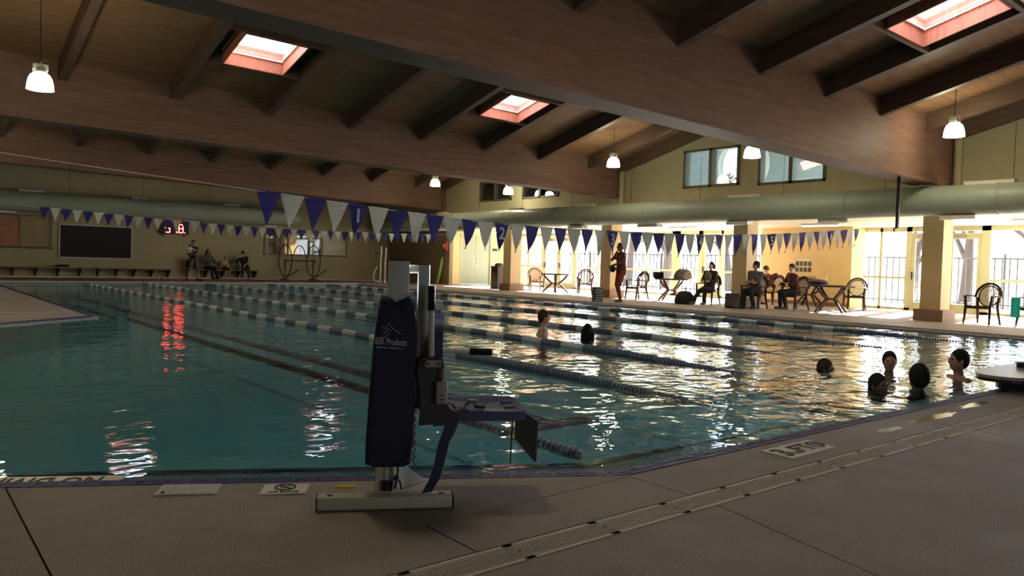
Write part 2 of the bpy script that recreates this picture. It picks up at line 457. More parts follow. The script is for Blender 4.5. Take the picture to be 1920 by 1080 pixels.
# ------------------------------------------------------------------ roof
VAL = [-2.8, 8.0, 18.8, 29.6, 40.4]; RID = [2.6, 13.4, 24.2, 35.0]
zb = lambda X: 3.65 - 0.018 * (X - 2)
SL = 0.26
ZBV = {-2.8: lambda X: zb(X), 8.0: lambda X: 3.585 - 0.021 * (X - 2), 18.8: lambda X: 3.77 - 0.014 * (X - 2), 29.6: lambda X: 3.86 - 0.024 * (X - 3)}
def zroof(X, Y):                                # underside of the purlins
    d = min(abs(Y - v) for v in VAL); return zb(X) + 1.0 + SL * max(d - 0.25, 0)
def zdeck(X, Y): return zroof(X, Y) + 0.40
XS0, XS1 = -8.0, 20.0
PX = [0.72 + 2.21 * k for k in range(-3, 9)] + [19.82]
SKX = [6.2, 12.92]; SKY = [5.2, 15.88, 26.75]; SH = 0.64
ceiling = None
dm = MB()
def dquad(x0, x1, y0, y1):
    dm.add([(x0, y0, zdeck(x0, y0)), (x1, y0, zdeck(x1, y0)), (x1, y1, zdeck(x1, y1)), (x0, y1, zdeck(x0, y1))], [(0, 1, 2, 3)])
brk = [-5.0, -2.8, 2.6, 8.0, 13.4, 18.8, 24.2, 29.6, 35.0, 36.5]
for y0, y1 in zip(brk[:-1], brk[1:]):
    sk = [s for s in SKY if y0 < s < y1]
    cuts = sorted(set([y0 + (0.25 if y0 in VAL else 0), y1 - (0.25 if y1 in VAL else 0)] + [v for s in sk for v in (s - SH, s + SH)]))
    cuts[0] = y0; cuts[-1] = y1
    extra = [y0 + 0.25, y1 - 0.25]
    cuts = sorted(set(cuts + [e for e in extra if all(abs(e - c) > 0.05 for c in cuts)]))
    xc = sorted([XS0, 20.3] + [v for s in SKX for v in (s - SH, s + SH)])
    for ya0, ya1 in zip(cuts[:-1], cuts[1:]):
        for xa0, xa1 in zip(xc[:-1], xc[1:]):
            cx, cyy = (xa0 + xa1) / 2, (ya0 + ya1) / 2
            if any(abs(cx - s) < SH for s in SKX) and any(abs(cyy - s) < SH for s in sk): continue
            dquad(xa0, xa1, ya0, ya1)
ceiling = struct(dm.build('ceiling', 'roofdeck', recalc=False), 'folded timber roof deck')
for v in VAL[:4]:
    b = MB(); hw = 0.25
    q0, q1, t0, t1 = ZBV[v](XS0), ZBV[v](20.3), zb(XS0) + 1.42, zb(20.3) + 1.42
    w2 = 0.32
    b.add([(XS0, v - hw, q0), (20.3, v - hw, q1), (20.3, v + w2, q1), (XS0, v + w2, q0), (XS0, v - hw, t0), (20.3, v - hw, t1), (20.3, v + w2, t1), (XS0, v + w2, t0)], [(0, 3, 2, 1), (4, 5, 6, 7), (0, 1, 5, 4), (1, 2, 6, 5), (2, 3, 7, 6), (3, 0, 4, 7)]); b.build('main_beam', 'beam', ceiling)
def purlin(x, ya0, ya1, w=0.17):
    z0, z1 = zroof(x, ya0), zroof(x, ya1)
    P = [(x - w / 2, ya0, z0), (x + w / 2, ya0, z0), (x + w / 2, ya1, z1), (x - w / 2, ya1, z1)]
    MB().plate(P, (0, 0, 0.41)).build('purlin', 'purlin', ceiling)
for v, r in [(-2.8, 2.6), (8.0, 2.6), (8.0, 13.4), (18.8, 13.4), (18.8, 24.2), (29.6, 24.2), (29.6, 35.0)]:
    s = 1 if r > v else -1
    for x in PX: purlin(x, v + s * 0.25, r - s * 0.06)
for r in RID[:4]:
    MB().plate([(XS0, r - 0.06, zroof(XS0, r) - 0.05), (20, r - 0.06, zroof(20, r) - 0.05), (20, r + 0.06, zroof(20, r) - 0.05), (XS0, r + 0.06, zroof(XS0, r) - 0.05)], (0, 0, 0.5)).build('ridge_board', 'purlin', ceiling)
wi = 0
for sy in SKY:
    for sx in SKX:
        wi += 1
        lo = lambda X, Y: Vector((X, Y, zroof(X, Y)))
        upv = Vector((0, 0, 0.46)); gl = Vector((0, 0, 0.27))
        root = struct(thing('window_%d' % wi, None, None), 'square roof skylight with timber shaft')
        c = [(sx - SH, sy - SH), (sx + SH, sy - SH), (sx + SH, sy + SH), (sx - SH, sy + SH)]
        ctr = Vector((sx, sy, 0))
        for k in range(4):
            a = lo(*c[k]); b_ = lo(*c[(k + 1) % 4])
            nrm = Vector(((a.x + b_.x) / 2 - sx, (a.y + b_.y) / 2 - sy, 0)).normalized() * 0.03
            MB().add([a, b_, b_ + upv, a + upv, a + nrm, b_ + nrm, b_ + nrm + upv, a + nrm + upv],
                     [(0, 1, 2, 3), (7, 6, 5, 4), (0, 4, 5, 1), (1, 5, 6, 2), (2, 6, 7, 3), (3, 7, 4, 0)]).build('shaft_panel', 'shaft', root)
        q = [lo(*p) + gl for p in c]
        for k in range(4):
            a, b_ = q[k], q[(k + 1) % 4]
            MB().bar(a, b_, 0.08, 0.03).build('glazing_frame', 'white', root)
        MB().plate([p + Vector((0, 0, 0.03)) for p in q], (0, 0, 0.012)).build('pane', 'skyglass', root)
        # headers between the purlins above and below the shaft
        xl = max(p for p in PX if p < sx); xr = min(p for p in PX if p > sx)
        for yy in (sy - SH - 0.075, sy + SH + 0.075):
            z0, z1 = zroof(xl, yy), zroof(xr, yy)
            MB().plate([(xl + 0.085, yy - 0.045, z0), (xr - 0.085, yy - 0.045, z1), (xr - 0.085, yy + 0.045, z1), (xl + 0.085, yy + 0.045, z0)], (0, 0, 0.4)).build('header', 'purlin', root)
        pl = bpy.data.lights.new('skylight_portal', 'AREA'); pl.shape = 'SQUARE'; pl.size = 1.3; pl.cycles.is_portal = True
        po = bpy.data.objects.new('skylight_portal', pl); COL.objects.link(po); po.location = (sx, sy, zroof(sx, sy) + 0.5)

# ------------------------------------------------------------------ walls
wall_back = struct(MB().b2((-8, 36.4, 0), (25.3, 36.6, 6.6)).build('wall_back', 'wall'), 'painted back wall of the hall')
struct(MB().b2((-8.2, -5.2, 0), (-8, 36.6, 6.6)).build('wall_left', 'wall'), 'painted left wall')
nw = MB(); nw.b2((-8.2, -5.2, 0), (25.3, -5, 1.3)); nw.b2((-8.2, -5.2, 2.3), (25.3, -5, 6.6))
for a_, b_ in [(-8.2, 1.6), (4.2, 25.3)]: nw.b2((a_, -5.2, 1.3), (b_, -5, 2.3))
struct(nw.build('wall_near', 'wall'), 'painted wall with an added window behind the viewer')
for i_, (a_, b_) in enumerate([(1.6, 4.2)]):  # added, unseen window that brightens the front of the lift
    r_ = struct(thing('window_%d' % (51 + i_), None, None), 'added window behind the viewer, put in to light the lift')
    for p_, q_ in [((a_, -5.15, 1.3), (b_, -5.05, 1.38)), ((a_, -5.15, 2.22), (b_, -5.05, 2.3)), ((a_, -5.15, 1.3), (a_ + .08, -5.05, 2.3)), ((b_ - .08, -5.15, 1.3), (b_, -5.05, 2.3)), (((a_ + b_) / 2 - .04, -5.15, 1.3), ((a_ + b_) / 2 + .04, -5.05, 2.3))]: MB().b2(p_, q_).build('frame_bar', 'frame', r_)
    MB().b2((a_, -5.11, 1.3), (b_, -5.10, 2.3)).build('pane', 'glass', r_)
pl = bpy.data.lights.new('added_window_portal', 'AREA'); pl.shape = 'RECTANGLE'; pl.size = 2.6; pl.size_y = 1.0; pl.cycles.is_portal = True
po = bpy.data.objects.new('added_window_portal', pl); COL.objects.link(po)
po.matrix_world = Matrix.Translation((2.9, -5.18, 1.8)) @ Matrix(((1, 0, 0), (0, 0, -1), (0, 1, 0))).to_4x4()
# upper right wall with clerestory openings
OPEN = [(11.02, 13.12, 3.60, 4.72), (13.78, 15.86, 3.66, 4.86), (21.8, 23.9, 3.70, 4.72), (24.6, 26.75, 3.70, 4.55)]
um = MB()
by = sorted(set([-5.0, 36.4] + VAL[:4] + RID + [v - .25 for v in VAL[:4]] + [v + .25 for v in VAL[:4]] + [v for o in OPEN for v in o[:2]]))
by = [y for y in by if -5 <= y <= 36.4]
ZS = 2.62
for y0, y1 in zip(by[:-1], by[1:]):
    tops = (zdeck(20, y0) + 0.05, zdeck(20, y1) + 0.05)
    o = [q for q in OPEN if q[0] <= y0 + 1e-6 and q[1] >= y1 - 1e-6]
    segs = [((ZS, ZS), tops)] if not o else [((ZS, ZS), (o[0][2], o[0][2])), ((o[0][3], o[0][3]), tops)]
    for lo_, hi_ in segs:
        um.plate([(20.0, y0, lo_[0]), (20.0, y1, lo_[1]), (20.0, y1, hi_[1]), (20.0, y0, hi_[0])], (0.25, 0, 0))
wall_right = struct(um.build('wall_right', 'wall'), 'olive yellow upper wall with clerestory windows')
# clerestory frames and panes
for (y0, y1, z0, z1) in OPEN:
    wi += 1
    root = struct(thing('window_%d' % wi, None, None), 'two pane clerestory window')
    ym = (y0 + y1) / 2
    for a, b_ in [((19.95, y0, z0), (20.2, y0 + 0.08, z1)), ((19.95, y1 - 0.08, z0), (20.2, y1, z1)), ((19.95, ym - 0.06, z0), (20.2, ym + 0.06, z1)), ((19.95, y0, z0), (20.2, y1, z0 + 0.07)), ((19.95, y0, z1 - 0.07), (20.2, y1, z1))]:
        MB().b2(a, b_).build('frame_bar', 'framedark', root)
    for a, b_ in ((y0, ym), (ym, y1)): MB().b2((20.08, a + 0.06, z0 + 0.05), (20.09, b_ - 0.06, z1 - 0.05)).build('pane', 'glassgrey', root)
# loft behind the clerestory of the middle bay, with one round window to outside
M['loft'] = plain('loft_paint', srgb(160, 166, 166), 0.8, var=0.04)
loft = MB()
cy_, cz_, rr_ = 15.3, 4.62, 0.86
N = 48
X1 = 22.4
rect = []
for k in range(N):
    a = 2 * PI * k / N; ca, sa = math.cos(a), math.sin(a)
    t = min(((3.2 if ca > 0 else 4.2) / abs(ca)) if abs(ca) > 1e-6 else 9e9, ((1.75 if sa > 0 else 1.5) / abs(sa)) if abs(sa) > 1e-6 else 9e9)
    rect.append((X1, cy_ + ca * t, cz_ + sa * t))
hole = [(X1, cy_ + rr_ * math.cos(2 * PI * k / N), cz_ + rr_ * math.sin(2 * PI * k / N)) for k in range(N)]
loft.add(rect + hole, [(k, (k + 1) % N, N + (k + 1) % N, N + k) for k in range(N)])
for ya_ in (10.45, 17.85): loft.b2((20.25, ya_ - 0.05, 2.72), (X1 + 0.05, ya_ + 0.05, 5.97))
loft.b2((20.25, 10.4, 5.92), (X1 + 0.05, 17.9, 5.97)); loft.b2((20.25, 10.4, 2.68), (X1 + 0.05, 17.9, 2.73))
loft_o = struct(loft.build('wall_loft', 'loft'), 'pale loft wall behind the clerestory')
rp = MB()
rp.lathe([(rr_ - 0.03, -0.05), (rr_ + 0.13, -0.05), (rr_ + 0.13, 0.03), (rr_ - 0.03, 0.03)], 48, (X1, cy_, cz_), 'X', cap=False)
ro = struct(rp.build('window_20', 'white'), 'round white framed window seen through the clerestory')
MB().lathe([(0.001, 0.0), (rr_ - 0.02, 0.0)], 48, (X1 + 0.01, cy_, cz_), 'X', cap=False).build('pane', 'skyglass', ro)
for (y0, y1, z0, z1) in OPEN[2:]:
    pass
lb = MB(); lb.b2((20.25, 21.4, 2.72), (22.4, 27.1, 2.75)); lb.b2((20.25, 21.4, 5.3), (22.4, 27.1, 5.35)); lb.b2((22.3, 21.4, 2.72), (22.4, 27.1, 5.35)); lb.b2((20.25, 21.35, 2.72), (22.4, 21.4, 5.35)); lb.b2((20.25, 27.1, 2.72), (22.4, 27.15, 5.35))
lb.build('loft_room', 'loft', loft_o)

# columns
for k, y in enumerate([2.55, 8.05, 13.45, 18.9, 24.4]):
    c = struct(MB().b2((19.68, y - 0.24, 0), (20.22, y + 0.24, 2.66)).build('trim_%d' % (k + 1), 'column'), 'square painted column')
    MB().b2((19.58, y - 0.34, 0), (20.32, y + 0.34, 0.28)).build('plinth', 'plinth', c)
struct(MB().b2((19.9, -5, 2.60), (25.2, 36.4, 2.68)).build('trim_soffit', 'alcoveceil'), 'low plaster ceiling over the seating alcove').name = 'ceiling_alcove'
# conduits / pilasters where the beams meet the right wall
for k, y in enumerate([8.0, 18.8]):
    struct(MB().cyl((19.88, y - 0.36, 2.7), (19.88, y - 0.36, zroof(20, y) + 0.1), 0.09, n=14).build('trim_%d' % (11 + k), 'wall', smooth=0.6), 'round downpipe beside the beam end')
# side wall of the far corner and the door wall
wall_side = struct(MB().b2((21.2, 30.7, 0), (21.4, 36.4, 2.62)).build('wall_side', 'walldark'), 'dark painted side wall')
dw = MB(); DY = 31.3
dw.b2((21.4, DY, 0), (22.28, DY + 0.2, 2.62)); dw.b2((24.16, DY, 0), (25.3, DY + 0.2, 2.62)); dw.b2((22.28, DY, 2.46), (24.16, DY + 0.2, 2.62))
struct(dw.build('wall_far', 'peach'), 'peach wall around the double door')
d1 = struct(thing('door_1', None, None), 'grey green double door')
for s, x0 in ((1, 22.30), (-1, 23.23)):
    lf = MB().b2((x0, DY + 0.04, 0.01), (x0 + 0.91, DY + 0.09, 2.42)).build('door_leaf', 'doorgrey', d1)
    hx = x0 + (0.83 if s == 1 else 0.08)
    MB().cyl((hx, DY + 0.04, 1.05), (hx, DY - 0.03, 1.05), 0.025).cyl((hx, DY - 0.03, 1.05), (hx - s * 0.12, DY - 0.03, 1.05), 0.014).box((hx, DY + 0.035, 1.05), (0.06, 0.01, 0.22)).build('handle', 'metal', lf)
for a, b_ in [((22.26, DY - 0.02, 0), (22.31, DY + 0.1, 2.48)), ((24.13, DY - 0.02, 0), (24.18, DY + 0.1, 2.48)), ((22.26, DY - 0.02, 2.42), (24.18, DY + 0.1, 2.48))]:
    MB().b2(a, b_).build('door_frame', 'frame', d1)
# poster wall block
pw = MB().b2((24.1, 12.3, 0), (25.0, 15.6, 2.62))
wall_poster = struct(pw.build('wall_alcove', 'peach'), 'peach wall block between the glazed bays')
struct(MB().b2((24.07, 12.3, 0), (24.1, 15.6, 0.12)).build('baseboard_alcove', 'plinth'), 'brown baseboard')

# glazed wall of the alcove
GX = 25.0
def glazing(n, y0, y1, mull, doors, name):
    root = struct(thing('window_%d' % n, None, None), name)
    MB().b2((GX - 0.05, y0, 2.46), (GX + 0.06, y1, 2.62)).build('head_rail', 'frame', root)
    MB().b2((GX - 0.05, y0, 0.0), (GX + 0.06, y1, 0.07)).build('sill_rail', 'frame', root)
    ed = sorted([(y0, 0.06), (y1, 0.06)] + mull)
    for y, w in ed: MB().b2((GX - 0.05, y - w / 2, 0.0), (GX + 0.06, y + w / 2, 2.6)).build('mullion', 'frame', root)
    for (a, wa), (b_, wb) in zip(ed[:-1], ed[1:]):
        l, h = a + wa / 2, b_ - wb / 2; mid = (l + h) / 2
        if any(d[0] < mid < d[1] for d in doors):
            lf = MB(); 
            for p, q in [((GX - 0.03, l + 0.01, 0.03), (GX + 0.02, l + 0.11, 2.34)), ((GX - 0.03, h - 0.11, 0.03), (GX + 0.02, h - 0.01, 2.34)), ((GX - 0.03, l + 0.1, 0.03), (GX + 0.02, h - 0.1, 0.26)), ((GX - 0.03, l + 0.1, 2.22), (GX + 0.02, h - 0.1, 2.34))]: lf.b2(p, q)
            dl = lf.build('door_leaf', 'frame', root)
            MB().b2((GX - 0.008, l + 0.1, 0.2), (GX - 0.002, h - 0.1, 2.25)).build('pane', 'glass', dl)
            MB().b2((GX - 0.06, l, 2.34), (GX + 0.05, h, 2.4)).build('door_head', 'frame', root)
            MB().b2((GX - 0.008, l, 2.4), (GX - 0.002, h, 2.46)).build('pane', 'glass', root)
            MB().b2((GX - 0.12, h - 0.09, 0.95), (GX - 0.06, h - 0.05, 1.2)).box((GX - 0.045, h - 0.07, 1.08), (0.04, 0.02, 0.06)).build('handle', 'black', dl)
            MB().b2((GX - 0.12, mid - 0.02, 2.26), (GX - 0.03, mid + 0.26, 2.33)).bar((GX - 0.08, mid + 0.12, 2.34), (GX - 0.22, mid - 0.12, 2.36), 0.03, 0.02).build('door_closer', 'metal', dl)
        else:
            MB().b2((GX - 0.04, l, 0.97), (GX + 0.04, h, 1.04)).build('mid_rail', 'frame', root)
            MB().b2((GX - 0.008, l, 0.06), (GX - 0.002, h, 0.98)).build('pane', 'glass', root)
            MB().b2((GX - 0.008, l, 1.03), (GX - 0.002, h, 2.47)).build('pane', 'glass', root)
    return root
glazing(31, 23.2, 31.3, [(29.23, .09), (28.16, .2), (27.04, .06), (25.92, .2), (24.4, .08)], [(25.95, 28.1)], 'glazed bay with double door beside the brick wing')
glazing(32, 15.55, 23.2, [(21.63, .08), (20.05, .42), (18.84, .2), (17.84, .1)], [(17.85, 18.8)], 'glazed bay with door behind the seated visitors')
glazing(33, 4.6, 12.35, [(11.77, .08), (10.9, .16), (9.82, .2), (8.72, .24), (7.0, .08)], [(9.9, 10.85), (8.8, 9.75)], 'glazed bay with two doors beside the right column')
glazing(34, -5, 4.6, [(3.0, .08), (1.4, .08), (-0.2, .08), (-1.8, .08), (-3.4, .08)], [], 'glazed bay beyond the right edge')
pl = bpy.data.lights.new('glazing_portal', 'AREA'); pl.shape = 'RECTANGLE'; pl.size = 2.6; pl.size_y = 36.3; pl.cycles.is_portal = True
po = bpy.data.objects.new('glazing_portal', pl); COL.objects.link(po); po.location = (25.09, 13.15, 1.3)
po.matrix_world = Matrix.Translation((25.09, 13.15, 1.3)) @ Matrix(((0, 0, 1), (0, 1, 0), (-1, 0, 0))).to_4x4()
# ------------------------------------------------------------------ outside the glazing
M['patio'] = plain('patio_concrete', srgb(205, 198, 186), 0.8, var=0.08, scale=3)
M['bark'] = plain('tree_bark', srgb(52, 44, 40), 0.9, var=0.25, scale=8, bmp=0.4)
M['leaf'] = plain('tree_leaf', srgb(70, 66, 44), 0.7, var=0.3, scale=3)
M['iron'] = plain('fence_iron', srgb(24, 23, 22), 0.6, var=0.1)
def brick_mat():
    m, nt, b = new_mat('brick_wall')
    v = tex_coord(nt, (1, 1, 1), rot=(PI / 2, 0, 0))
    t = nt.nodes.new('ShaderNodeTexBrick'); t.inputs['Scale'].default_value = 3.2
    t.inputs['Color1'].default_value = srgb(188, 122, 96); t.inputs['Color2'].default_value = srgb(204, 140, 112); t.inputs['Mortar'].default_value = srgb(228, 205, 180)
    t.inputs['Mortar Size'].default_value = 0.025; t.inputs['Brick Width'].default_value = 0.9; t.inputs['Row Height'].default_value = 0.34
    nt.links.new(v, t.inputs['Vector']); nt.links.new(t.outputs['Color'], b.inputs['Base Color']); b.inputs['Roughness'].default_value = 0.85
    bump(nt, b, t.outputs['Fac'], -0.4, 0.01); return m
M['brick'] = brick_mat()
struct(MB().b2((25.1, -30, -0.12), (70, 80, -0.04)).build('floor_patio', 'patio'), 'sunlit patio paving outside')
struct(MB().b2((25.0, -5, 2.62), (26.3, 31.5, 2.74)).build('trim_sun_eave', 'alcoveceil'), 'added eave outside the glazing that cuts the sun on the deck')  # added overhang, stops low sun reaching the pool-side deck
struct(MB().b2((25.3, 31.0, -0.04), (29.4, 31.3, 4.6)).build('wall_brick', 'brick'), 'brick wing of the building outside')
fence = thing('iron_fence', 'black iron picket fence standing outside beyond the glazed wall', 'fence', (31, 5, -0.04))
pk = MB().b2((-0.02, -0.02, 0), (0.02, 0.02, 1.85)).mesh('picket', 'iron')
for k in range(120): link('picket', pk, fence, (0, k * 0.24, 0))
for z in (0.12, 1.78): MB().b2((-0.025, 0, z), (0.025, 28.6, z + 0.06)).build('fence_rail', 'iron', fence)
for k in range(12): MB().b2((-0.035, k * 2.6 - 0.035, 0), (0.035, k * 2.6 + 0.035, 1.98)).build('fence_post', 'iron', fence)
def tree(loc, h, label, seed, lean=0.0):
    rnd = random.Random(seed)
    root = thing('bare_tree', label, 'tree', loc, 0, 'trees beyond the fence')
    tr = MB(); br = MB(); lv = MB()
    def grow(p, d, L, r, lev):
        pts = [p]; rs = [r]; q = p.copy()
        for i in range(4):
            d = (d + Vector((rnd.uniform(-.16, .16), rnd.uniform(-.16, .16), rnd.uniform(-.05, .12)))).normalized()
            q = q + d * L / 4; pts.append(q.copy()); rs.append(r * (1 - 0.13 * (i + 1)))
        (tr if lev == 0 else br).tube(pts, rs, 7 if lev == 0 else 5)
        if lev < 3:
            for k in range(4 if lev == 0 else 3):
                t = rnd.randint(2, 4); a = rnd.uniform(0, 2 * PI)
                nd = (d * 0.8 + Vector((math.cos(a), math.sin(a), 0.35)) * 0.75).normalized()
                grow(pts[t], nd, L * rnd.uniform(.5, .7), rs[t] * 0.6, lev + 1)
        else:
            for k in range(22):
                c = q + Vector((rnd.uniform(-.7, .7), rnd.uniform(-.7, .7), rnd.uniform(-.6, .5))); s = rnd.uniform(.08, .17)
                a = Vector((rnd.uniform(-1, 1), rnd.uniform(-1, 1), rnd.uniform(-1, 1))).normalized() * s; b_ = a.cross(Vector((rnd.uniform(-1, 1), 1, .3))).normalized() * s * .6
                lv.add([c - a, c + b_, c + a, c - b_], [(0, 1, 2, 3)])
    grow(Vector((0, 0, -0.05)), Vector((lean, lean * 0.5, 1)).normalized(), h * 0.42, h * 0.032, 0)
    tr.build('trunk', 'bark', root, smooth=0.8); br.build('branches', 'bark', root, smooth=0.8)
    tag(lv.build('leaves', 'leaf', root), kind='stuff')
for i, (x, y, h, lean) in enumerate([(33.5, 12.4, 8, .18), (34.5, 10.2, 9, -.15), (34, 14.8, 7, .1), (35, 24.5, 8, .1), (34.5, 28.5, 9, -.1), (36, 20.6, 8, .2), (37, 33.5, 9, 0), (33.2, 9.2, 8, .05)]):
    tree((x, y, 0), h, ['leaning bare tree outside, behind the right glass door', 'tall bare tree outside the rightmost glass pane', 'slim bare tree outside, left of the right glass door', 'bare tree outside behind the seated woman', 'bare tree outside behind the standing lifeguard', 'leaning bare tree outside behind the grey-shirted seated man', 'tree outside beside the brick wing', 'bare tree outside at the far right edge'][i], 50 + i, lean)

ev = thing('sun_block_tree', 'dense dark evergreen crown added outside the round window to block the sun', 'tree', (31.5, 17.3, -0.04), 0, 'trees beyond the fence')  # crown added and sized to stop sun passing the round window
MB().tube([(0, 0, 0), (0.05, 0, 3), (0, 0.05, 7.2)], [0.16, 0.13, 0.07], 8).build('trunk', 'bark', ev, smooth=0.8)
lv = MB(); rnd = random.Random(3)
for k in range(4200):
    d = Vector((rnd.gauss(0, 1), rnd.gauss(0, 1), rnd.gauss(0, 1))).normalized() * rnd.random() ** 0.4
    c = Vector((d.x * 1.5, d.y * 1.5, 8.15 + d.z * 1.5)); a = Vector((rnd.uniform(-1, 1), rnd.uniform(-1, 1), rnd.uniform(-1, 1))).normalized() * 0.16
    b_ = a.cross(Vector((rnd.uniform(-1, 1), 1, .3))).normalized() * 0.09; lv.add([c - a, c + b_, c + a, c - b_], [(0, 1, 2, 3)])
tag(lv.build('leaves', 'leaf', ev), kind='stuff')

# ------------------------------------------------------------------ ducts
def duct(name, label, p0, p1, r, seams, boxes_top, boxes_bot, axis):
    root = thing(name, label, 'duct', p0)
    d = Vector(p1) - Vector(p0); L = d.length; e = d.normalized()
    side = Vector((0, 0, 1)).cross(e)
    MB().cyl((0, 0, 0), d, r, n=40).build('duct_pipe', 'duct', root, smooth=0.7)
    for s in seams:
        c = e * s; MB().cyl(c - e * 0.03, c + e * 0.03, r + 0.012, n=40).build('seam_band', 'duct', root, smooth=0.7)
    for s, w in boxes_top:
        c = e * s + Vector((0, 0, r - 0.01)); MB().bar(c - e * w / 2, c + e * w / 2, 0.22, 0.13).build('top_damper', 'white', root)
    for s, w, k in boxes_bot:
        c = e * s + Vector((0, 0, -r - 0.05)) + side * k; MB().bar(c - e * w / 2, c + e * w / 2, 0.28, 0.09).build('diffuser', 'white', root)
    for s in [x * 2.75 + 0.9 for x in range(int(L / 2.75))]:
        c = e * s; MB().cyl(c + Vector((0, 0, r)), c + Vector((0, 0, 1.62)), 0.006, n=5).build('hanger_cable', 'darkmetal', root)
duct('air_duct', 'pale green round air duct along the right wall above the columns', (18.95, -3.0, 2.83), (18.95, 33.6, 2.83), 0.345,
     [6.0, 9.4, 12.8, 16.2, 19.4, 21.6, 23.6, 26.6, 30, 33.2], [(9.6, 1.0), (15.9, .9), (22.2, .7), (26.0, .7), (31, .6)], [(10.2, .75, 0), (13.2, .8, -.1), (16.0, .7, 0), (19.4, .8, -.1), (22.6, .7, 0), (26, .8, -.1), (29.4, .7, 0)], 'Y')
duct('air_duct', 'pale green round air duct along the back wall above the black board', (-6, 35.5, 2.98), (15.6, 35.5, 2.98), 0.40,
     [5, 9.4, 11.7, 14.4, 17.0, 19.5], [(10.6, .9), (14.5, .6), (18.4, .7)], [(9.8, .6, 0), (14.0, .6, 0), (16.6, .7, 0), (20.2, .6, 0)], 'X')
# bracket holding the flag line, hung from the main beam
fp = thing('flag_line_post', 'dark steel post hung from the beam end, holding the pennant string', 'post', (17.45, 7.9, 2.12))
MB().b2((-0.03, -0.03, 0), (0.03, 0.03, 1.25)).build('post', 'darkmetal', fp)
MB().tube([(0, 0, 0.03), (-0.07, 0, 0.02), (-0.15, 0, -0.04), (-0.13, 0, -0.07)], 0.018, 6).build('hook', 'darkmetal', fp)

# ------------------------------------------------------------------ pendant lamps
M['lampglass'] = emit('lamp_shade_glow', (1.0, 0.90, 0.62, 1), 16.0)
M['lampgrey'] = plain('lamp_housing', srgb(150, 152, 140), 0.5, 0.2)
def lamp(x, y, z, label):
    root = thing('pendant_lamp', label, 'lamp', (x, y, z), 0, 'acrylic dome pendant lamps')
    shade = [(0.235, -0.17), (0.232, -0.15), (0.222, -0.06), (0.20, 0.04), (0.165, 0.11), (0.12, 0.14), (0.001, 0.145)]
    m = MB(); n = 32; root.scale = (0.86, 0.86, 0.86)
    m.lathe([(0.001, -0.185), (0.12, -0.182)] + shade, n, cap=False).build('lamp_shade', 'lampglass', root, smooth=0.9)
    MB().lathe([(0.238, -0.168), (0.243, -0.16), (0.238, -0.15)], n, cap=False).build('shade_rim', 'lampgrey', root, smooth=0.9)
    MB().lathe([(0.11, 0.135), (0.125, 0.16), (0.115, 0.2)], 20).box((0, 0, 0.255), (0.25, 0.16, 0.11)).cyl((0, 0, 0.3), (0, 0, 0.36), 0.03).build('ballast_housing', 'lampgrey', root)
    MB().cyl((0, 0, 0.35), (0, 0, (zdeck(x, y) - z) / 0.86), 0.008, n=6).build('cable', 'darkmetal', root)
LAMPS = [(2.05, 15.0, 3.9, 'glowing dome lamp hanging at the upper left of the hall'), (17.3, 26.2, 4.27, 'small glowing dome lamp far back above the pennants'),
         (19.0, 23.6, 3.95, 'dome lamp half hidden under the second beam by the small clerestory'), (17.3, 16.42, 4.28, 'glowing dome lamp near the right end of the second beam'),
         (16.6, 11.1, 4.02, 'glowing dome lamp between the two clerestory windows'), (17.3, 6.75, 4.15, 'large glowing dome lamp at the right edge, above the duct'),
         (2.05, 26.2, 4.4, 'dome lamp over the far left of the pool'), (2.05, 21.4, 4.4, 'dome lamp behind the second beam on the left'), (2.05, 4.2, 4.4, 'dome lamp above the near left deck'), (2.05, 10.4, 4.5, 'dome lamp above the left water, out of the frame')]
for l in LAMPS: lamp(*l)
# fluorescent strips under the alcove ceiling
M['tube'] = emit('strip_light_glow', (1.0, 0.93, 0.75, 1), 6.0)
for i, (y, lab) in enumerate([(28.0, 'strip light on the alcove ceiling near the grey double door'), (22.6, 'strip light on the alcove ceiling behind the first column'), (17.6, 'strip light on the alcove ceiling above the seated woman'), (12.4, 'strip light on the alcove ceiling above the peach wall'), (6.6, 'strip light on the alcove ceiling at the right edge')]):
    r = thing('strip_light', lab, 'light', (22.3, y, 2.6), 0, 'strip lights in the alcove')
    MB().b2((-0.07, -0.62, -0.06), (0.07, 0.62, 0)).build('fixture_body', 'white', r)
    for s in (-1, 1): MB().cyl((s * 0.035, -0.6, -0.075), (s * 0.035, 0.6, -0.075), 0.014, n=8).build('tube', 'tube', r)
# louvred unit high under the roof at the right
gv = thing('ceiling_grille', 'grey louvred grille under the roof beside the right skylight', 'grille', (14.15, 4.05, zroof(14.1, 4.0) - 0.12))
MB().box((0, 0, 0.04), (1.1, 0.7, 0.05)).build('grille_box', 'lampgrey', gv)
for k in range(9): MB().box((0, -0.32 + k * 0.08, 0.0), (1.08, 0.045, 0.012), (0.5, 0, 0)).build('louvre', 'lampgrey', gv)
MB().b2((-1.1, 0.2, -0.02), (-0.5, 0.28, 0.06)).build('mounting_rail', 'white', gv)

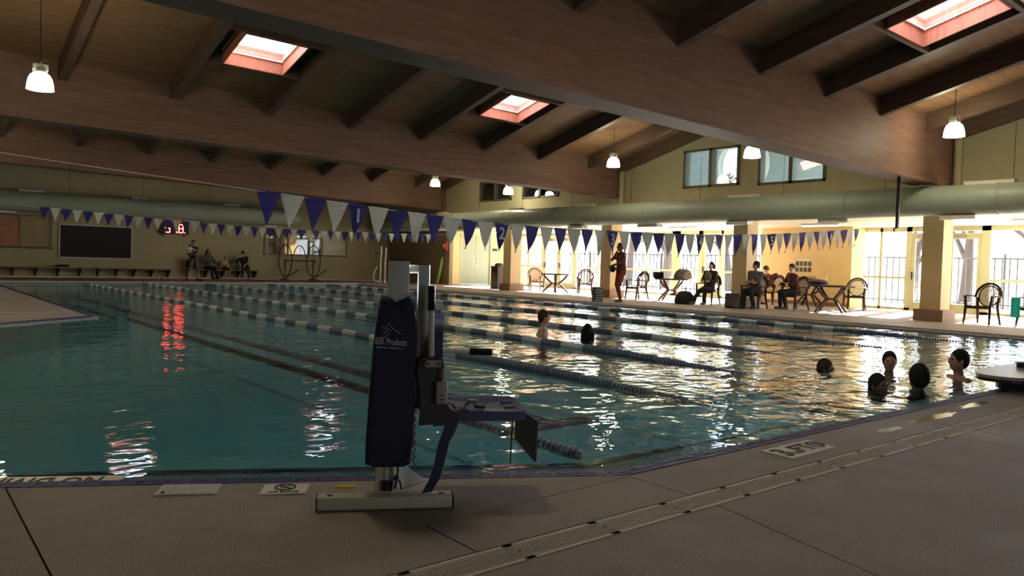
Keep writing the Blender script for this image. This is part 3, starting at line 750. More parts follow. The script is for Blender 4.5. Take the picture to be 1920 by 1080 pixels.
# ------------------------------------------------------------------ pennant strings
M['flagblue'] = plain('pennant_blue', srgb(52, 48, 128), 0.8, var=0.06)
M['flagwhite'] = plain('pennant_white', srgb(214, 214, 208), 0.8, var=0.04)
M['number'] = plain('pennant_number', srgb(190, 190, 205), 0.7, var=0.02)
M['cord'] = plain('cord_white', srgb(214, 212, 200), 0.7)
def interp(pts, x):
    # smooth (monotone enough) interpolation through the measured sag
    n = len(pts)
    for i in range(n - 1):
        if x <= pts[i + 1][0] or i == n - 2:
            x0, y0 = pts[i]; x1, y1 = pts[i + 1]
            m0 = (pts[i + 1][1] - pts[max(i - 1, 0)][1]) / (pts[i + 1][0] - pts[max(i - 1, 0)][0])
            m1 = (pts[min(i + 2, n - 1)][1] - pts[i][1]) / (pts[min(i + 2, n - 1)][0] - pts[i][0])
            t = (x - x0) / (x1 - x0); h = x1 - x0
            return (2 * t**3 - 3 * t**2 + 1) * y0 + (t**3 - 2 * t**2 + t) * h * m0 + (-2 * t**3 + 3 * t**2) * y1 + (t**3 - t**2) * h * m1
def flag_mesh(seed, mat, w, hgt):
    rnd = random.Random(seed); ph = rnd.uniform(0, 6); cur = rnd.uniform(-.03, .05); tw = rnd.uniform(-.02, .02)
    m = MB(); N_ = 6
    def fn(u, v):
        half = w / 2 * (1 - v) ** 0.92
        return ((u - 0.5) * 2 * half + tw * v * v, 0.012 * math.sin(ph + 5 * v + 3 * u) * (0.3 + v) + cur * v ** 3, -hgt * v)
    vs = []; 
    m.grid(fn, 4, N_)
    me = m.mesh('pennant', mat, recalc=False); return me
def pennants(y, pts, x0, pitch, n, name_label, numbers, xl, xr, w=0.25, hgt=0.36):
    root = thing('pennant_string', name_label, 'pennants', (x0, y, interp(pts, x0)))
    o = Vector(root.location)
    path = [Vector((xl + (xr - xl) * k / 60, y, interp(pts, xl + (xr - xl) * k / 60))) - o for k in range(61)]
    MB().tube(path, 0.005, 5).build('cord', 'cord', root)
    bl = [flag_mesh(s, 'flagblue', w, hgt) for s in range(5)]; wh = [flag_mesh(s + 20, 'flagwhite', w, hgt) for s in range(5)]
    for k in range(n):
        x = x0 + k * pitch; z = interp(pts, x); sl = (interp(pts, x + 0.1) - interp(pts, x - 0.1)) / 0.2
        me = (bl if k % 2 == 0 else wh)[random.randrange(5)]
        f = link('flag', me, root, Vector((x, y, z)) - o, (random.uniform(-.06, .06), -math.atan(sl), random.uniform(-.12, .12)))
        MB().b2((-w / 2, -0.006, -0.012), (w / 2, 0.006, 0.012)).build('hem', 'flagblue' if k % 2 == 0 else 'flagwhite', f)
        if k in numbers:
            link('number', text_mesh(numbers[k], 0.22, 'number', 0.001), f, (0.0, -0.016, -0.125), (PI / 2, 0, 0))
P1 = [(-8.0, 2.62), (-3, 2.24), (0.8, 1.93), (3.17, 1.78), (4.28, 1.71), (6.4, 1.61), (8.48, 1.62), (10.5, 1.66), (12.7, 1.77), (14.8, 1.93), (15.97, 2.03), (17.3, 2.12)]
pennants(8.0, P1, 4.24 - 4 * 0.2635, 0.2635, 49, 'long near string of blue and white triangular pennants numbered for six lanes', {4: '1', 12: '2', 20: '3', 28: '4', 36: '5', 44: '6'}, -8.0, 17.3)
P2 = [(-8, 3.0), (0, 2.5), (3.5, 2.32), (7.3, 2.13), (10.1, 2.05), (12.9, 2.06), (16.9, 2.15), (21.1, 2.35)]
pennants(25.5, P2, 3.62, 0.276, 49, 'far string of small blue and white pennants in front of the back wall', {}, -8.0, 21.15, 0.25, 0.36)

# ------------------------------------------------------------------ lane ropes
M['floatwhite'] = plain('float_white', srgb(226, 228, 222), 0.45, var=0.04)
M['floatblue'] = plain('float_blue', srgb(28, 36, 66), 0.45, var=0.1)
M['floatpale'] = plain('float_core', srgb(150, 160, 170), 0.5)
M['floatdark'] = plain('float_dark', srgb(26, 32, 44), 0.5, var=0.1)
def float_mesh(mat, L=0.425, n=9, core=None):
    prof = [(0.02, -L / 2)]
    st = L / n
    for k in range(n):
        a = -L / 2 + k * st
        prof += [(0.036, a + st * 0.08), (0.057, a + st * 0.3), (0.057, a + st * 0.62), (0.036, a + st * 0.86)]
    prof.append((0.02, L / 2))
    me = MB().lathe(prof, 10, axis='Y').mesh('float', mat, smooth=0.5)
    if core:
        me.materials.append(M[core])
        for p in me.polygons:
            r = max(math.hypot(me.vertices[i].co.x, me.vertices[i].co.z) for i in p.vertices); r2 = min(math.hypot(me.vertices[i].co.x, me.vertices[i].co.z) for i in p.vertices)
            if r2 < 0.045 or r < 0.045: p.material_index = 1
    return me
FW, FB, FD = float_mesh('floatwhite'), float_mesh('floatblue', core='floatpale'), float_mesh('floatdark')
def rope(x, y0, y1, label, plain_near=7.7, dark=False, ys=3.2):
    root = thing('lane_rope', label, 'lane rope', (x, y0, WZ + (0.0 if dark else 0.022)), 0, 'floating lane ropes')
    MB().tube([(0, ys - y0 if not dark else 0, -0.12), (0, 0, -0.06), (0, 1.6, -0.02), (0, y1 - y0, -0.02)], 0.008, 6).build('cable', 'cord', root)
    n = int((y1 - y0) / 0.43)
    for k in range(n):
        yy = (k + 0.5) * 0.43; Y = y0 + yy
        if dark: me = FD if Y > 5.0 else FB
        elif Y < plain_near or Y > 29.2: me = FB
        else: me = FW if k % 2 == 0 else FB
        w = 0.015 * math.sin(Y * 0.7 + x)
        sink = -0.065 * max(0.0, 1 - (Y - y0) / 1.8) if not dark else -0.02
        f_ = link('float', me, root, (w, yy, sink)); f_.scale = (0.62, 1, 0.62) if dark and Y > 5.0 else ((0.92, 1, 0.92) if not dark else (0.6, 1, 0.6))
for x, lab, pn, yn in [(5.45, 'white and blue lane rope nearest the pool lift', 7.2, 4.2), (7.42, 'second white and blue lane rope, passing the woman in the water', 7.2, 4.9), (9.62, 'third white and blue lane rope across the middle of the pool', 7.4, 6.0), (12.05, 'fourth white and blue lane rope from the lift side', 7.6, 5.6), (14.62, 'lane rope closest to the seating alcove', 7.8, 5.2)]:
    rope(x, yn, 30.3, lab, pn)
rope(3.33, 3.35, 14.9, 'dark safety rope running from the deck corner past the pool lift', dark=True)
# ------------------------------------------------------------------ back wall furnishings
M['panered'] = plain('window_blind_red', srgb(196, 132, 108), 0.35, var=0.15, scale=3)
M['panetan'] = plain('window_blind_tan', srgb(176, 158, 118), 0.3, var=0.12, scale=2.5)
M['panedark'] = plain('window_glass_dark', srgb(60, 56, 48), 0.03, var=0.1, spec=1.0)
YW = 36.4
def wall_window(n, x0, x1, z0, z1, splits, mats, label):
    root = struct(thing('window_%d' % n, None, None), label)
    ed = [x0] + splits + [x1]
    MB().b2((x0 - 0.08, YW - 0.07, z0 - 0.07), (x1 + 0.08, YW, z0)).build('sill', 'framedark', root)
    MB().b2((x0 - 0.06, YW - 0.05, z1), (x1 + 0.06, YW, z1 + 0.06)).build('head', 'frametan', root)
    for x in ed: MB().b2((x - 0.04, YW - 0.055, z0), (x + 0.04, YW, z1)).build('mullion', 'frametan', root)
    for k in range(len(ed) - 1): MB().b2((ed[k] + 0.04, YW - 0.02, z0), (ed[k + 1] - 0.04, YW - 0.002, z1)).build('pane', mats[k], root)
wall_window(41, 1.6, 5.4, 1.22, 2.44, [2.9, 4.32], ['panered', 'panered', 'panetan'], 'interior windows beside the black board')
wall_window(42, 14.35, 18.66, 1.25, 2.42, [15.15, 15.5, 16.6, 17.3], ['panedark'] * 3 + ['panedark', 'panetan'], 'interior windows behind the rope reel')
sb = thing('black_board', 'large black board with a thin white frame on the back wall', 'board', (7.07, YW, 0.8))
MB().b2((-1.34, -0.03, 0.04), (1.34, -0.005, 1.36)).build('board_panel', 'board', sb)
for a, b_ in [((-1.39, -0.045, 0), (1.39, 0, 0.045)), ((-1.39, -0.045, 1.355), (1.39, 0, 1.4)), ((-1.39, -0.045, 0), (-1.345, 0, 1.4)), ((1.345, -0.045, 0), (1.39, 0, 1.4))]:
    MB().b2(a, b_).build('board_frame', 'white', sb)
# red LED clock
M['led'] = emit('red_led', (1.0, 0.07, 0.05, 1), 5.5)
ck = thing('led_clock', 'black digital clock with red glowing digits under the back duct', 'clock', (10.15, YW, 1.98))
MB().b2((-0.62, -0.14, 0), (0.62, 0, 0.5)).build('clock_case', 'black', ck)
for x in (-0.45, 0.45): MB().b2((x - 0.02, -0.06, -0.12), (x + 0.02, -0.02, 0.02)).build('bracket', 'darkmetal', ck)
SEG = {'5': 'acdfg', '1': 'bc', '8': 'abcdefg', '3': 'abcdg'}
def digit(ch, x, w=0.17, h=0.36, z=0.07, t=0.035):
    y = -0.146; seg = {'a': ((0, h), (w, h)), 'g': ((0, h / 2), (w, h / 2)), 'd': ((0, 0), (w, 0)), 'f': ((0, h / 2), (0, h)), 'e': ((0, 0), (0, h / 2)), 'b': ((w, h / 2), (w, h)), 'c': ((w, 0), (w, h / 2))}
    for s in SEG[ch]:
        (a, b_), (c, d) = seg[s]; MB().bar((x + a, y, z + b_), (x + c, y, z + d), 0.012, t, upv=(0, 0, 1) if b_ == d else (1, 0, 0)).build('digit_segment', 'led', ck)
digit('5', -0.36); digit('1', -0.08); digit('8', 0.2)
for x in (0.11, 0.44): MB().b2((x, -0.15, 0.055), (x + 0.04, -0.14, 0.095)).build('digit_point', 'led', ck)
# benches
def bench(x0, x1, label, z=0.43):
    r = thing('wall_bench', label, 'bench', ((x0 + x1) / 2, YW - 0.26, 0)); w = (x1 - x0) / 2
    for k in range(3): MB().b2((-w, -0.2 + k * 0.155, z - 0.045), (w, -0.06 + k * 0.155, z)).build('seat_plank', 'benchwood', r)
    n = 5
    for k in range(n):
        x = -w + 0.08 + k * (2 * w - 0.16) / (n - 1)
        MB().plate([(x - 0.03, 0.26, z - 0.045), (x - 0.03, -0.2, z - 0.045), (x - 0.03, 0.2, 0.06), (x - 0.03, 0.26, 0.06)], (0.06, 0, 0)).build('bracket', 'darkmetal', r)
bench(3.2, 6.5, 'wooden wall bench on brackets under the reddish windows')
bench(7.02, 10.0, 'wooden wall bench on brackets under the black board')
bench(10.7, 13.9, 'wooden wall bench with the family sitting on it')
M['helmet'] = plain('dark_cloth', srgb(52, 46, 40), 0.9)
# small things left on the benches and floor by the wall
bg = thing('dark_bag', 'dark rucksack standing on the bench left of the family', 'bag', (10.85, 36.1, 0.43))
MB().sphere((0, 0, 0.24), 0.25, 12, 8, (0.95, 0.75, 1.0)).build('bag_body', 'helmet', bg, smooth=1.0)
MB().tube([(-0.1, -0.05, 0.44), (0, -0.05, 0.56), (0.1, -0.05, 0.44)], 0.015, 6).build('handle', 'black', bg)
tw = thing('folded_towel', 'dark crumpled towel lying on the left wall bench', 'towel', (5.75, 36.1, 0.43))
MB().sphere((0, 0, 0.035), 0.2, 12, 6, (1.3, 0.7, 0.35)).sphere((0.16, 0, 0.05), 0.12, 10, 6, (1.1, 0.9, 0.5)).build('towel', 'helmet', tw, smooth=1.0)
for i, x in enumerate((9.42, 9.62)):
    s = thing('white_shoe', ['left white shoe on the floor under the board bench', 'right white shoe on the floor under the board bench'][i], 'shoe', (x, 36.0, 0.0), 0.2)
    MB().sphere((0, 0, 0.045), 0.06, 10, 6, (0.8, 1.9, 0.75)).build('upper', 'white', s, smooth=1.0); MB().b2((-0.045, -0.12, 0), (0.045, 0.12, 0.02)).build('sole', 'white', s)

# lane rope reel
rl = thing('rope_reel', 'dark tubular storage reel with two large hoops against the back wall', 'reel', (15.75, 35.55, 0), 0.0)
for x in (-0.72, 0.72):
    R_ = 0.76; zc = 0.93
    hp = MB().tube([(x, R_ * math.cos(2 * PI * k / 40), zc + R_ * math.sin(2 * PI * k / 40)) for k in range(40)], 0.024, 8, closed=True).build('hoop', 'darkmetal', rl, smooth=1.0)
    for k in range(6):
        a = 2 * PI * k / 6 + 0.3; MB().cyl((x, 0, zc), (x, R_ * math.cos(a), zc + R_ * math.sin(a)), 0.009, n=6).build('spoke', 'darkmetal', hp)
    MB().cyl((x, 0, zc), (x - 0.02, 0.05, 0.05), 0.024, n=8).build('stand_leg', 'darkmetal', rl, smooth=1.0)
    MB().cyl((x, 0.0, 0.05), (x + 0.5, -0.35, 0.5), 0.026, n=8).build('stand_brace', 'darkmetal', rl, smooth=1.0)
    MB().b2((x - 0.05, -0.4, 0), (x + 0.05, 0.4, 0.05)).build('stand_foot', 'darkmetal', rl)
MB().cyl((-0.8, 0, 0.93), (0.85, 0, 0.93), 0.026, n=8).build('axle', 'darkmetal', rl, smooth=1.0)
MB().cyl((-0.22, -0.35, 0.5), (1.22, -0.35, 0.5), 0.016, n=8).build('cross_bar', 'lampgrey', rl, smooth=1.0)
# hand rail at the far corner
hr = thing('hand_rail', 'tall white tubular rail at the far right corner of the pool', 'rail', (18.75, 33.0, 0))
for x in (0, 0.26): MB().tube([(x, 0, 0), (x, 0, 1.0), (x + 0.03, 0, 1.4), (x + 0.03, 0, 1.74 - x * 0.2)], 0.042, 10).build('upright', 'white', hr, smooth=1.0)
MB().tube([(-0.18, 0, 0.78), (-0.32, 0, 0.5), (-0.38, 0, 0.22), (-0.28, 0, 0.06), (0.0, 0, 0.03)], 0.032, 10).build('hand_loop', 'white', hr, smooth=1.0)
MB().sphere((-0.22, 0, 1.42), 0.05, 10, 6, (1.8, 1, .8)).cyl((-0.2, 0, 1.42), (0.0, 0, 1.4), 0.016).build('knob', 'darkmetal', hr, smooth=1.0)
# rescue station on the side wall
M['red'] = plain('red_paint', srgb(176, 40, 34), 0.45)
M['greenfoam'] = plain('green_foam', srgb(128, 160, 70), 0.7, var=0.15)
al = thing('alarm_box', 'red alarm box with a white cover on the dark side wall', 'alarm', (21.2, 31.0, 1.62))
MB().b2((-0.12, -0.18, 0), (0, 0.18, 0.46)).build('box', 'red', al); MB().b2((-0.135, -0.1, 0.1), (-0.118, 0.1, 0.34)).build('cover', 'white', al); MB().cyl((-0.15, 0, 0.2), (-0.13, 0, 0.2), 0.03).build('button', 'black', al)
rt = thing('rescue_tube', 'green rescue tube leaning on the dark wall below the alarm', 'rescue tube', (20.98, 31.05, 0))
MB().tube([(-0.05, 0.28, 0.02), (0, 0.2, 0.4), (0.02, 0.08, 0.85), (0.03, 0.0, 1.3)], [0.07, 0.085, 0.085, 0.05], 10).build('foam_body', 'greenfoam', rt, smooth=1.0)
MB().tube([(0.03, 0.0, 1.3), (0.06, 0.0, 1.45), (0.1, 0.0, 1.48)], 0.018, 6).build('strap', 'black', rt)
for y_ in (-0.06, 0.5): MB().sphere((0.1, y_ - 0.1, 1.42), 0.05, 8, 6).build('hook', 'black', rt)
# litter bin
M['binbrown'] = plain('bin_brown', srgb(74, 58, 50), 0.6)
bn = thing('litter_bin', 'tall dark brown litter bin beside the first column', 'bin', (20.42, 25.85, 0))
MB().b2((-0.24, -0.24, 0), (0.24, 0.24, 0.92)).build('bin_body', 'binbrown', bn)
MB().plate([(-0.26, -0.26, 0.92), (0.26, -0.26, 0.92), (0.26, 0.26, 0.92), (-0.26, 0.26, 0.92)], (0, 0, 0.05)).lathe([(0.2, 0.97), (0.16, 1.08), (0.06, 1.11)], 14).build('lid', 'binbrown', bn)
MB().b2((-0.255, -0.13, 0.7), (-0.235, 0.13, 0.86)).build('flap', 'black', bn)
sg = thing('door_sign', 'small dark sign on the peach wall right of the double door', 'sign', (24.42, 31.3, 1.7)); MB().b2((-0.16, -0.02, 0), (0.16, 0, 0.14)).build('plate', 'darkmetal', sg)
# notice board with pictures on the peach wall
M['paper'] = plain('paper', srgb(226, 206, 160), 0.8); M['photo'] = plain('photo_print', srgb(92, 88, 74), 0.5, var=0.7, scale=11)
nb = thing('notice_poster', 'poster of small photographs on the peach wall', 'poster', (24.1, 13.95, 1.05))
MB().b2((-0.02, -0.33, 0), (0, 0.33, 0.52)).build('sheet', 'paper', nb)
for r_ in range(2):
    for c_ in range(4): MB().b2((-0.024, -0.29 + c_ * 0.152, 0.05 + r_ * 0.2), (-0.019, -0.17 + c_ * 0.152, 0.2 + r_ * 0.2)).build('photo', 'photo', nb)
MB().b2((-0.024, -0.22, 0.45), (-0.019, 0.22, 0.49)).build('heading', 'white', nb)

# ------------------------------------------------------------------ tables and chairs
M['resin'] = plain('resin_brown', srgb(70, 50, 42), 0.6, var=0.08, spec=0.25)
M['resinlit'] = plain('resin_lit', srgb(140, 120, 100), 0.4, var=0.08)  # lit copy of the resin, light on the chair back put into the colour
M['weave'] = plain('resin_weave', srgb(176, 160, 132), 0.6, var=0.25, scale=60)
def make_table(label, loc, rz, r=0.57):
    t = thing('round_table', label, 'table', loc, rz, 'round resin tables')
    MB().lathe([(r - 0.02, 0.705), (r, 0.712), (r, 0.742), (r - 0.015, 0.752), (0.001, 0.752)], 36, cap=False).lathe([(r - 0.02, 0.705), (0.001, 0.715)], 36, cap=False).build('table_top', 'resin', t, smooth=0.5, clean=True)
    for k in range(4):
        a = PI / 4 + k * PI / 2; c, s = math.cos(a), math.sin(a)
        prof = [(0.46, 0.70), (0.40, 0.62), (0.29, 0.50), (0.19, 0.42), (0.15, 0.37), (0.20, 0.31), (0.33, 0.19), (0.44, 0.08), (0.50, 0.0)]
        MB().tube([(c * p, s * p, z) for p, z in prof], [0.030, 0.034, 0.036, 0.038, 0.04, 0.038, 0.034, 0.03, 0.028], 8).build('leg', 'resin', t, smooth=1.0)
    MB().lathe([(0.12, 0.35), (0.17, 0.35), (0.17, 0.39), (0.12, 0.39), (0.12, 0.35)], 20, cap=False).build('leg_ring', 'resin', t)
    return t
make_table('round brown table with open legs beside the first column', (20.45, 22.3, 0), 0.1)
make_table('round brown table carrying a laptop and a patterned bag', (20.35, 16.5, 0), 0.5)
make_table('round brown table standing in front of the peach wall, nearest the pool', (20.4, 10.95, 0), 0.35, 0.62)
make_table('round brown table against the peach wall, heaped with clothes', (23.3, 13.25, 0), 0.2)
def make_chair(label, loc, rz, mat='resin'):
    t = thing('resin_armchair', label, 'chair', loc, rz, 'resin armchairs with oval backs')   # faces -Y locally
    MB().plate([(-0.24, -0.24, 0.40), (0.24, -0.24, 0.40), (0.22, 0.2, 0.385), (-0.22, 0.2, 0.385)], (0, 0, 0.035)).build('seat', mat, t)
    MB().b2((-0.24, -0.25, 0.36), (0.24, -0.225, 0.43)).build('seat_apron', mat, t)
    N_ = 28; arch = []
    for k in range(N_ + 1):
        a = PI * k / N_; x = -0.29 * math.cos(a); z = 0.62 + 0.33 * math.sin(a); arch.append((x, 0.22 + 0.10 * math.sin(a), z))
    MB().tube(arch, 0.036, 8, flat=(1.0, 0.8)).build('back_frame', mat, t, smooth=1.0)
    ov = [(0.225 * math.cos(2 * PI * k / 32), 0.225 + 0.09 * (0.5 + 0.5 * math.sin(2 * PI * k / 32)), 0.655 + 0.245 * math.sin(2 * PI * k / 32)) for k in range(32)]
    op = MB().tube(ov, 0.017, 6, closed=True).build('oval_ring', mat, t, smooth=1.0)
    lat = MB()
    for k in range(-5, 6):
        x = k * 0.038; hh = 0.24 * math.sqrt(max(0, 1 - (x / 0.225) ** 2))
        lat.bar((x, 0.225 + 0.045 - 0.045 * hh / 0.24, 0.655 - hh), (x, 0.225 + 0.045 + 0.045 * hh / 0.24, 0.655 + hh), 0.022, 0.006, (0, 1, 0))
    for k in range(-4, 5):
        z = k * 0.052; ww = 0.22 * math.sqrt(max(0, 1 - (z / 0.245) ** 2))
        lat.bar((-ww, 0.272 + z * 0.18, 0.655 + z), (ww, 0.272 + z * 0.18, 0.655 + z), 0.006, 0.018)
    lat.build('back_weave', 'weave', t)
    for s in (-1, 1):
        MB().tube([(s * 0.29, 0.22, 0.63), (s * 0.305, 0.1, 0.655), (s * 0.31, -0.1, 0.655), (s * 0.30, -0.23, 0.64)], 0.034, 8, flat=(1.2, 0.6)).build('armrest', mat, t, smooth=1.0)
        MB().tube([(s * 0.295, -0.22, 0.64), (s * 0.27, -0.23, 0.42), (s * 0.275, -0.25, 0.2), (s * 0.285, -0.28, 0.0)], [0.03, 0.035, 0.03, 0.02], 8).build('leg', mat, t, smooth=1.0)
        MB().tube([(s * 0.24, 0.22, 0.62), (s * 0.22, 0.21, 0.4), (s * 0.235, 0.25, 0.2), (s * 0.25, 0.30, 0.0)], [0.028, 0.034, 0.028, 0.02], 8).build('leg', mat, t, smooth=1.0)
    return t
c0 = make_chair('woven armchair left of the table by the first column', (20.45, 23.45, 0), -0.5, 'resinlit')
c1 = make_chair('armchair right of the table by the first column, back to the glass', (20.95, 21.15, 0), 2.4)
W_ = -PI / 2      # facing the pool (-X)
def chair(label, x, y, rz): return copy_tree(c1, (x, y, 0), rz, label)
chair('armchair behind, partly hidden right of the table by the first column', 21.75, 20.55, 2.0)
chair('empty armchair between the lifeguard and the laptop table', 19.85, 17.55, W_ - 0.15)
chair('armchair with the woman in the dark cardigan sitting in it', 19.95, 14.72, W_ + 0.1)
chair('armchair with the grey-shirted man sitting in it', 19.62, 12.86, W_ + 0.05)
chair('armchair with the man in the maroon sweater sitting in it', 20.5, 12.1, W_ - 0.3)
chair('armchair of the visitor bending over by the peach wall', 22.75, 14.25, W_ - 0.2)
chair('bright armchair beside the end of the peach wall', 22.75, 11.45, W_ + 0.3)
c_r = chair('dark armchair alone right of the right column', 19.95, 6.98, W_ - 0.12)
chair('armchair at the right edge with a teal towel hanging on it', 20.35, 6.0, W_ - 0.3)
M['teal'] = plain('teal_towel', srgb(30, 190, 170), 0.8)
tl = thing('teal_towel', 'teal towel hanging from the armchair at the right edge', 'towel', (20.1, 6.36, 0.2))
MB().grid(lambda u, v: (0.02 * math.sin(9 * u), (u - 0.5) * 0.2, 0.46 * (1 - v)), 8, 6).build('towel', 'teal', tl)

# things on and around the tables
M['pattern'] = plain('patterned_cloth', srgb(120, 112, 100), 0.8, var=1.0, scale=16)
M['maroon'] = plain('maroon_cloth', srgb(86, 50, 54), 0.85)
M['purple'] = plain('purple_cloth', srgb(96, 80, 110), 0.85)
bag = thing('patterned_bag', 'dark patterned bag standing on the table with the laptop', 'bag', (20.5, 16.15, 0.752))
MB().lathe([(0.29, 0), (0.31, 0.06), (0.27, 0.2), (0.18, 0.3), (0.1, 0.33)], 18).build('bag_body', 'pattern', bag, smooth=1.0)
for s in (-1, 1): MB().tube([(-0.12, s * 0.06, 0.28), (-0.06, s * 0.07, 0.37), (0.06, s * 0.07, 0.37), (0.12, s * 0.06, 0.28)], 0.014, 6).build('handle', 'black', bag)
lp = thing('laptop', 'small dark laptop tilted open on the round table', 'laptop', (20.15, 16.85, 0.752), 0.5)
MB().b2((-0.15, -0.17, 0), (0.12, 0.17, 0.018)).build('keyboard_base', 'black', lp); MB().bar((-0.14, 0, 0.02), (-0.22, 0, 0.21), 0.34, 0.012, (1, 0, 0)).build('screen_lid', 'darkmetal', lp)
fb_ = thing('floor_bag', 'slumped dark bag on the deck at the feet of the woman', 'bag', (19.35, 15.15, 0))
MB().lathe([(0.3, 0), (0.32, 0.08), (0.28, 0.24), (0.2, 0.36), (0.12, 0.4)], 16).build('bag_body', 'helmet', fb_, smooth=1.0)
MB().tube([(-0.1, 0, 0.36), (0, -0.02, 0.5), (0.1, 0, 0.36)], 0.016, 6).build('handle', 'black', fb_)
M['cloth_case'] = plain('case_grey', srgb(92, 86, 84), 0.8)
ct = thing('carry_case', 'upright grey case standing left of the grey-shirted man', 'case', (19.1, 13.25, 0))
MB().b2((-0.13, -0.16, 0.05), (0.13, 0.16, 0.42)).build('case_body', 'cloth_case', ct); MB().tube([(0, -0.1, 0.42), (0, -0.1, 0.52), (0, 0.1, 0.52), (0, 0.1, 0.42)], 0.014, 6).build('handle', 'metal', ct)
for s in (-1, 1): MB().cyl((-0.14, s * 0.12, 0.03), (0.14, s * 0.12, 0.03), 0.03, n=10).build('wheel', 'black', ct)
j1 = thing('folded_jacket', 'purple jacket lying on the table nearest the pool by the peach wall', 'jacket', (20.3, 11.3, 0.752), 0.3)
MB().sphere((0, 0, 0.08), 0.26, 14, 8, (1.0, 1.0, 0.3)).sphere((0.12, 0.14, 0.1), 0.15, 12, 6, (1.2, 1, 0.5)).build('cloth', 'purple', j1, smooth=1.0)
j2 = thing('clothes_pile', 'maroon pile of clothes on the table against the peach wall', 'clothes', (23.2, 13.3, 0.752), 0.3)
MB().sphere((0, 0, 0.09), 0.30, 14, 8, (0.9, 1.1, 0.26)).sphere((0.0, 0.24, 0.1), 0.18, 12, 6, (1.2, 1, 0.5)).build('cloth', 'maroon', j2, smooth=1.0)
bx = thing('paper_box', 'pale paper carton on the clothes pile by the peach wall', 'box', (23.5, 12.86, 0.753), 0.4)
MB().b2((-0.09, -0.07, 0), (0.09, 0.07, 0.22)).build('carton', 'paper', bx); MB().plate([(-0.09, -0.07, 0.22), (0.09, -0.07, 0.22), (0.0, -0.12, 0.3)], (0, 0.01, 0)).build('flap', 'paper', bx)
tr_ = thing('wire_tray', 'tan wire tray leaning behind the carton on the far table', 'tray', (23.4, 13.5, 0.76))
MB().plate([(0.2, -0.25, 0.0), (0.2, 0.25, 0.0), (0.3, 0.25, 0.2), (0.3, -0.25, 0.2)], (-0.02, 0, 0.01)).build('tray_panel', 'benchwood', tr_)
# stack of kickboards by the pool edge, one board per object
M['kick'] = plain('kickboard_dark', srgb(50, 52, 62), 0.6); M['kickl'] = plain('kickboard_light', srgb(150, 156, 160), 0.6)
for k in range(6):
    o = thing('kickboard', ['bottom', 'second lowest', 'third lowest', 'fourth', 'second highest', 'topmost'][k] + ' kickboard of the striped stack at the pool edge', 'kickboard', (16.85, 16.5, k * 0.078), 0.05 * (k % 3 - 1), 'stacked kickboards')
    P_ = [(-0.16, -0.1), (0.16, -0.1), (0.16, 0.05), (0.11, 0.09), (0, 0.1), (-0.11, 0.09), (-0.16, 0.05)]
    MB().prism(P_, 0, 0.052).build('foam_board', 'kick', o); MB().prism(P_, 0.0522, 0.076).build('foam_layer', 'kickl', o)

# ------------------------------------------------------------------ things on the near deck
M['plate'] = plain('anchor_plate', srgb(186, 182, 176), 0.45, 0.2, 0.08); M['markwhite'] = plain('marker_tile', srgb(222, 210, 196), 0.35, var=0.05, scale=30)
M['ink'] = plain('marker_ink', srgb(34, 28, 26), 0.6); M['yellow'] = plain('yellow_paint', srgb(206, 184, 40), 0.7, var=0.2)
def quad_thing(name, label, cat, P, h, mat, part):
    c = Vector((sum(p[0] for p in P) / 4, sum(p[1] for p in P) / 4)); e = Vector(P[1]) - Vector(P[0])
    o = thing(name, label, cat, (c.x, c.y, 0.0), math.atan2(e.y, e.x)); inv = Matrix.Rotation(-math.atan2(e.y, e.x), 2)
    Q = [tuple(inv @ (Vector(p) - c)) for p in P]
    MB().prism(Q, -0.004, h).build(part, mat, o); return o
ap = quad_thing('anchor_plate', 'flat silver plate set in the deck edge left of the lift', 'plate', [(0.96, 3.69), (1.19, 3.56), (1.27, 3.70), (1.04, 3.83)], 0.008, 'plate', 'plate')
for k in range(7): MB().b2((-0.11 + k * 0.035, -0.06, 0.008), (-0.1 + k * 0.035, 0.06, 0.011)).build('rib', 'plate', ap)
MB().cyl((-0.1, -0.055, 0.008), (-0.1, -0.055, 0.014), 0.008, n=8).build('screw', 'darkmetal', ap)
def no_dive(parent, x, y, r):
    MB().lathe([(r * 0.82, 0.009), (r, 0.009), (r, 0.0115), (r * 0.82, 0.0115), (r * 0.82, 0.009)], 28, (x, y, 0), cap=False).build('ring_mark', 'ink', parent)
    MB().bar((x - r * .65, y + r * .65, 0.0105), (x + r * .65, y - r * .65, 0.0105), r * .14, 0.002).build('slash_mark', 'ink', parent)
    MB().add([(x - r * .5, y - r * .35, 0.0118), (x - r * .1, y - r * .05, 0.0118), (x - r * .35, y + r * .35, 0.0118), (x - r * .2, y + r * .4, 0.0118), (x + r * .05, y + r * .12, 0.0118), (x + r * .5, y + r * .45, 0.0118), (x + r * .55, y + r * .3, 0.0118), (x + r * .12, y - r * .1, 0.0118), (x - r * .4, y - r * .5, 0.0118)], [(0, 1, 7, 8), (1, 2, 3, 4), (1, 4, 7), (4, 5, 6, 7)]).build('diver_mark', 'ink', parent, recalc=False)
nd = quad_thing('no_diving_tile', 'white tile with a crossed out diver set in the deck by the lift', 'sign', [(1.35, 3.44), (1.53, 3.34), (1.61, 3.47), (1.43, 3.57)], 0.008, 'markwhite', 'tile_face')
no_dive(nd, 0.0, 0.022, 0.05)
link('lettering', text_mesh('NO DIVING', 0.026, 'ink', 0.0008), nd, (0, -0.05, 0.0095))
dm_ = quad_thing('depth_marker', 'pale depth marker tile reading three and a half feet on the right deck', 'sign', [(4.14, 2.42), (4.66, 2.43), (4.68, 2.635), (4.15, 2.635)], 0.006, 'markwhite', 'tile_face')
link('lettering', text_mesh('3', 0.21, 'ink', 0.0008), dm_, (-0.185, -0.005, 0.008)); link('lettering', text_mesh('1/2', 0.058, 'ink', 0.0008), dm_, (-0.098, -0.05, 0.008))
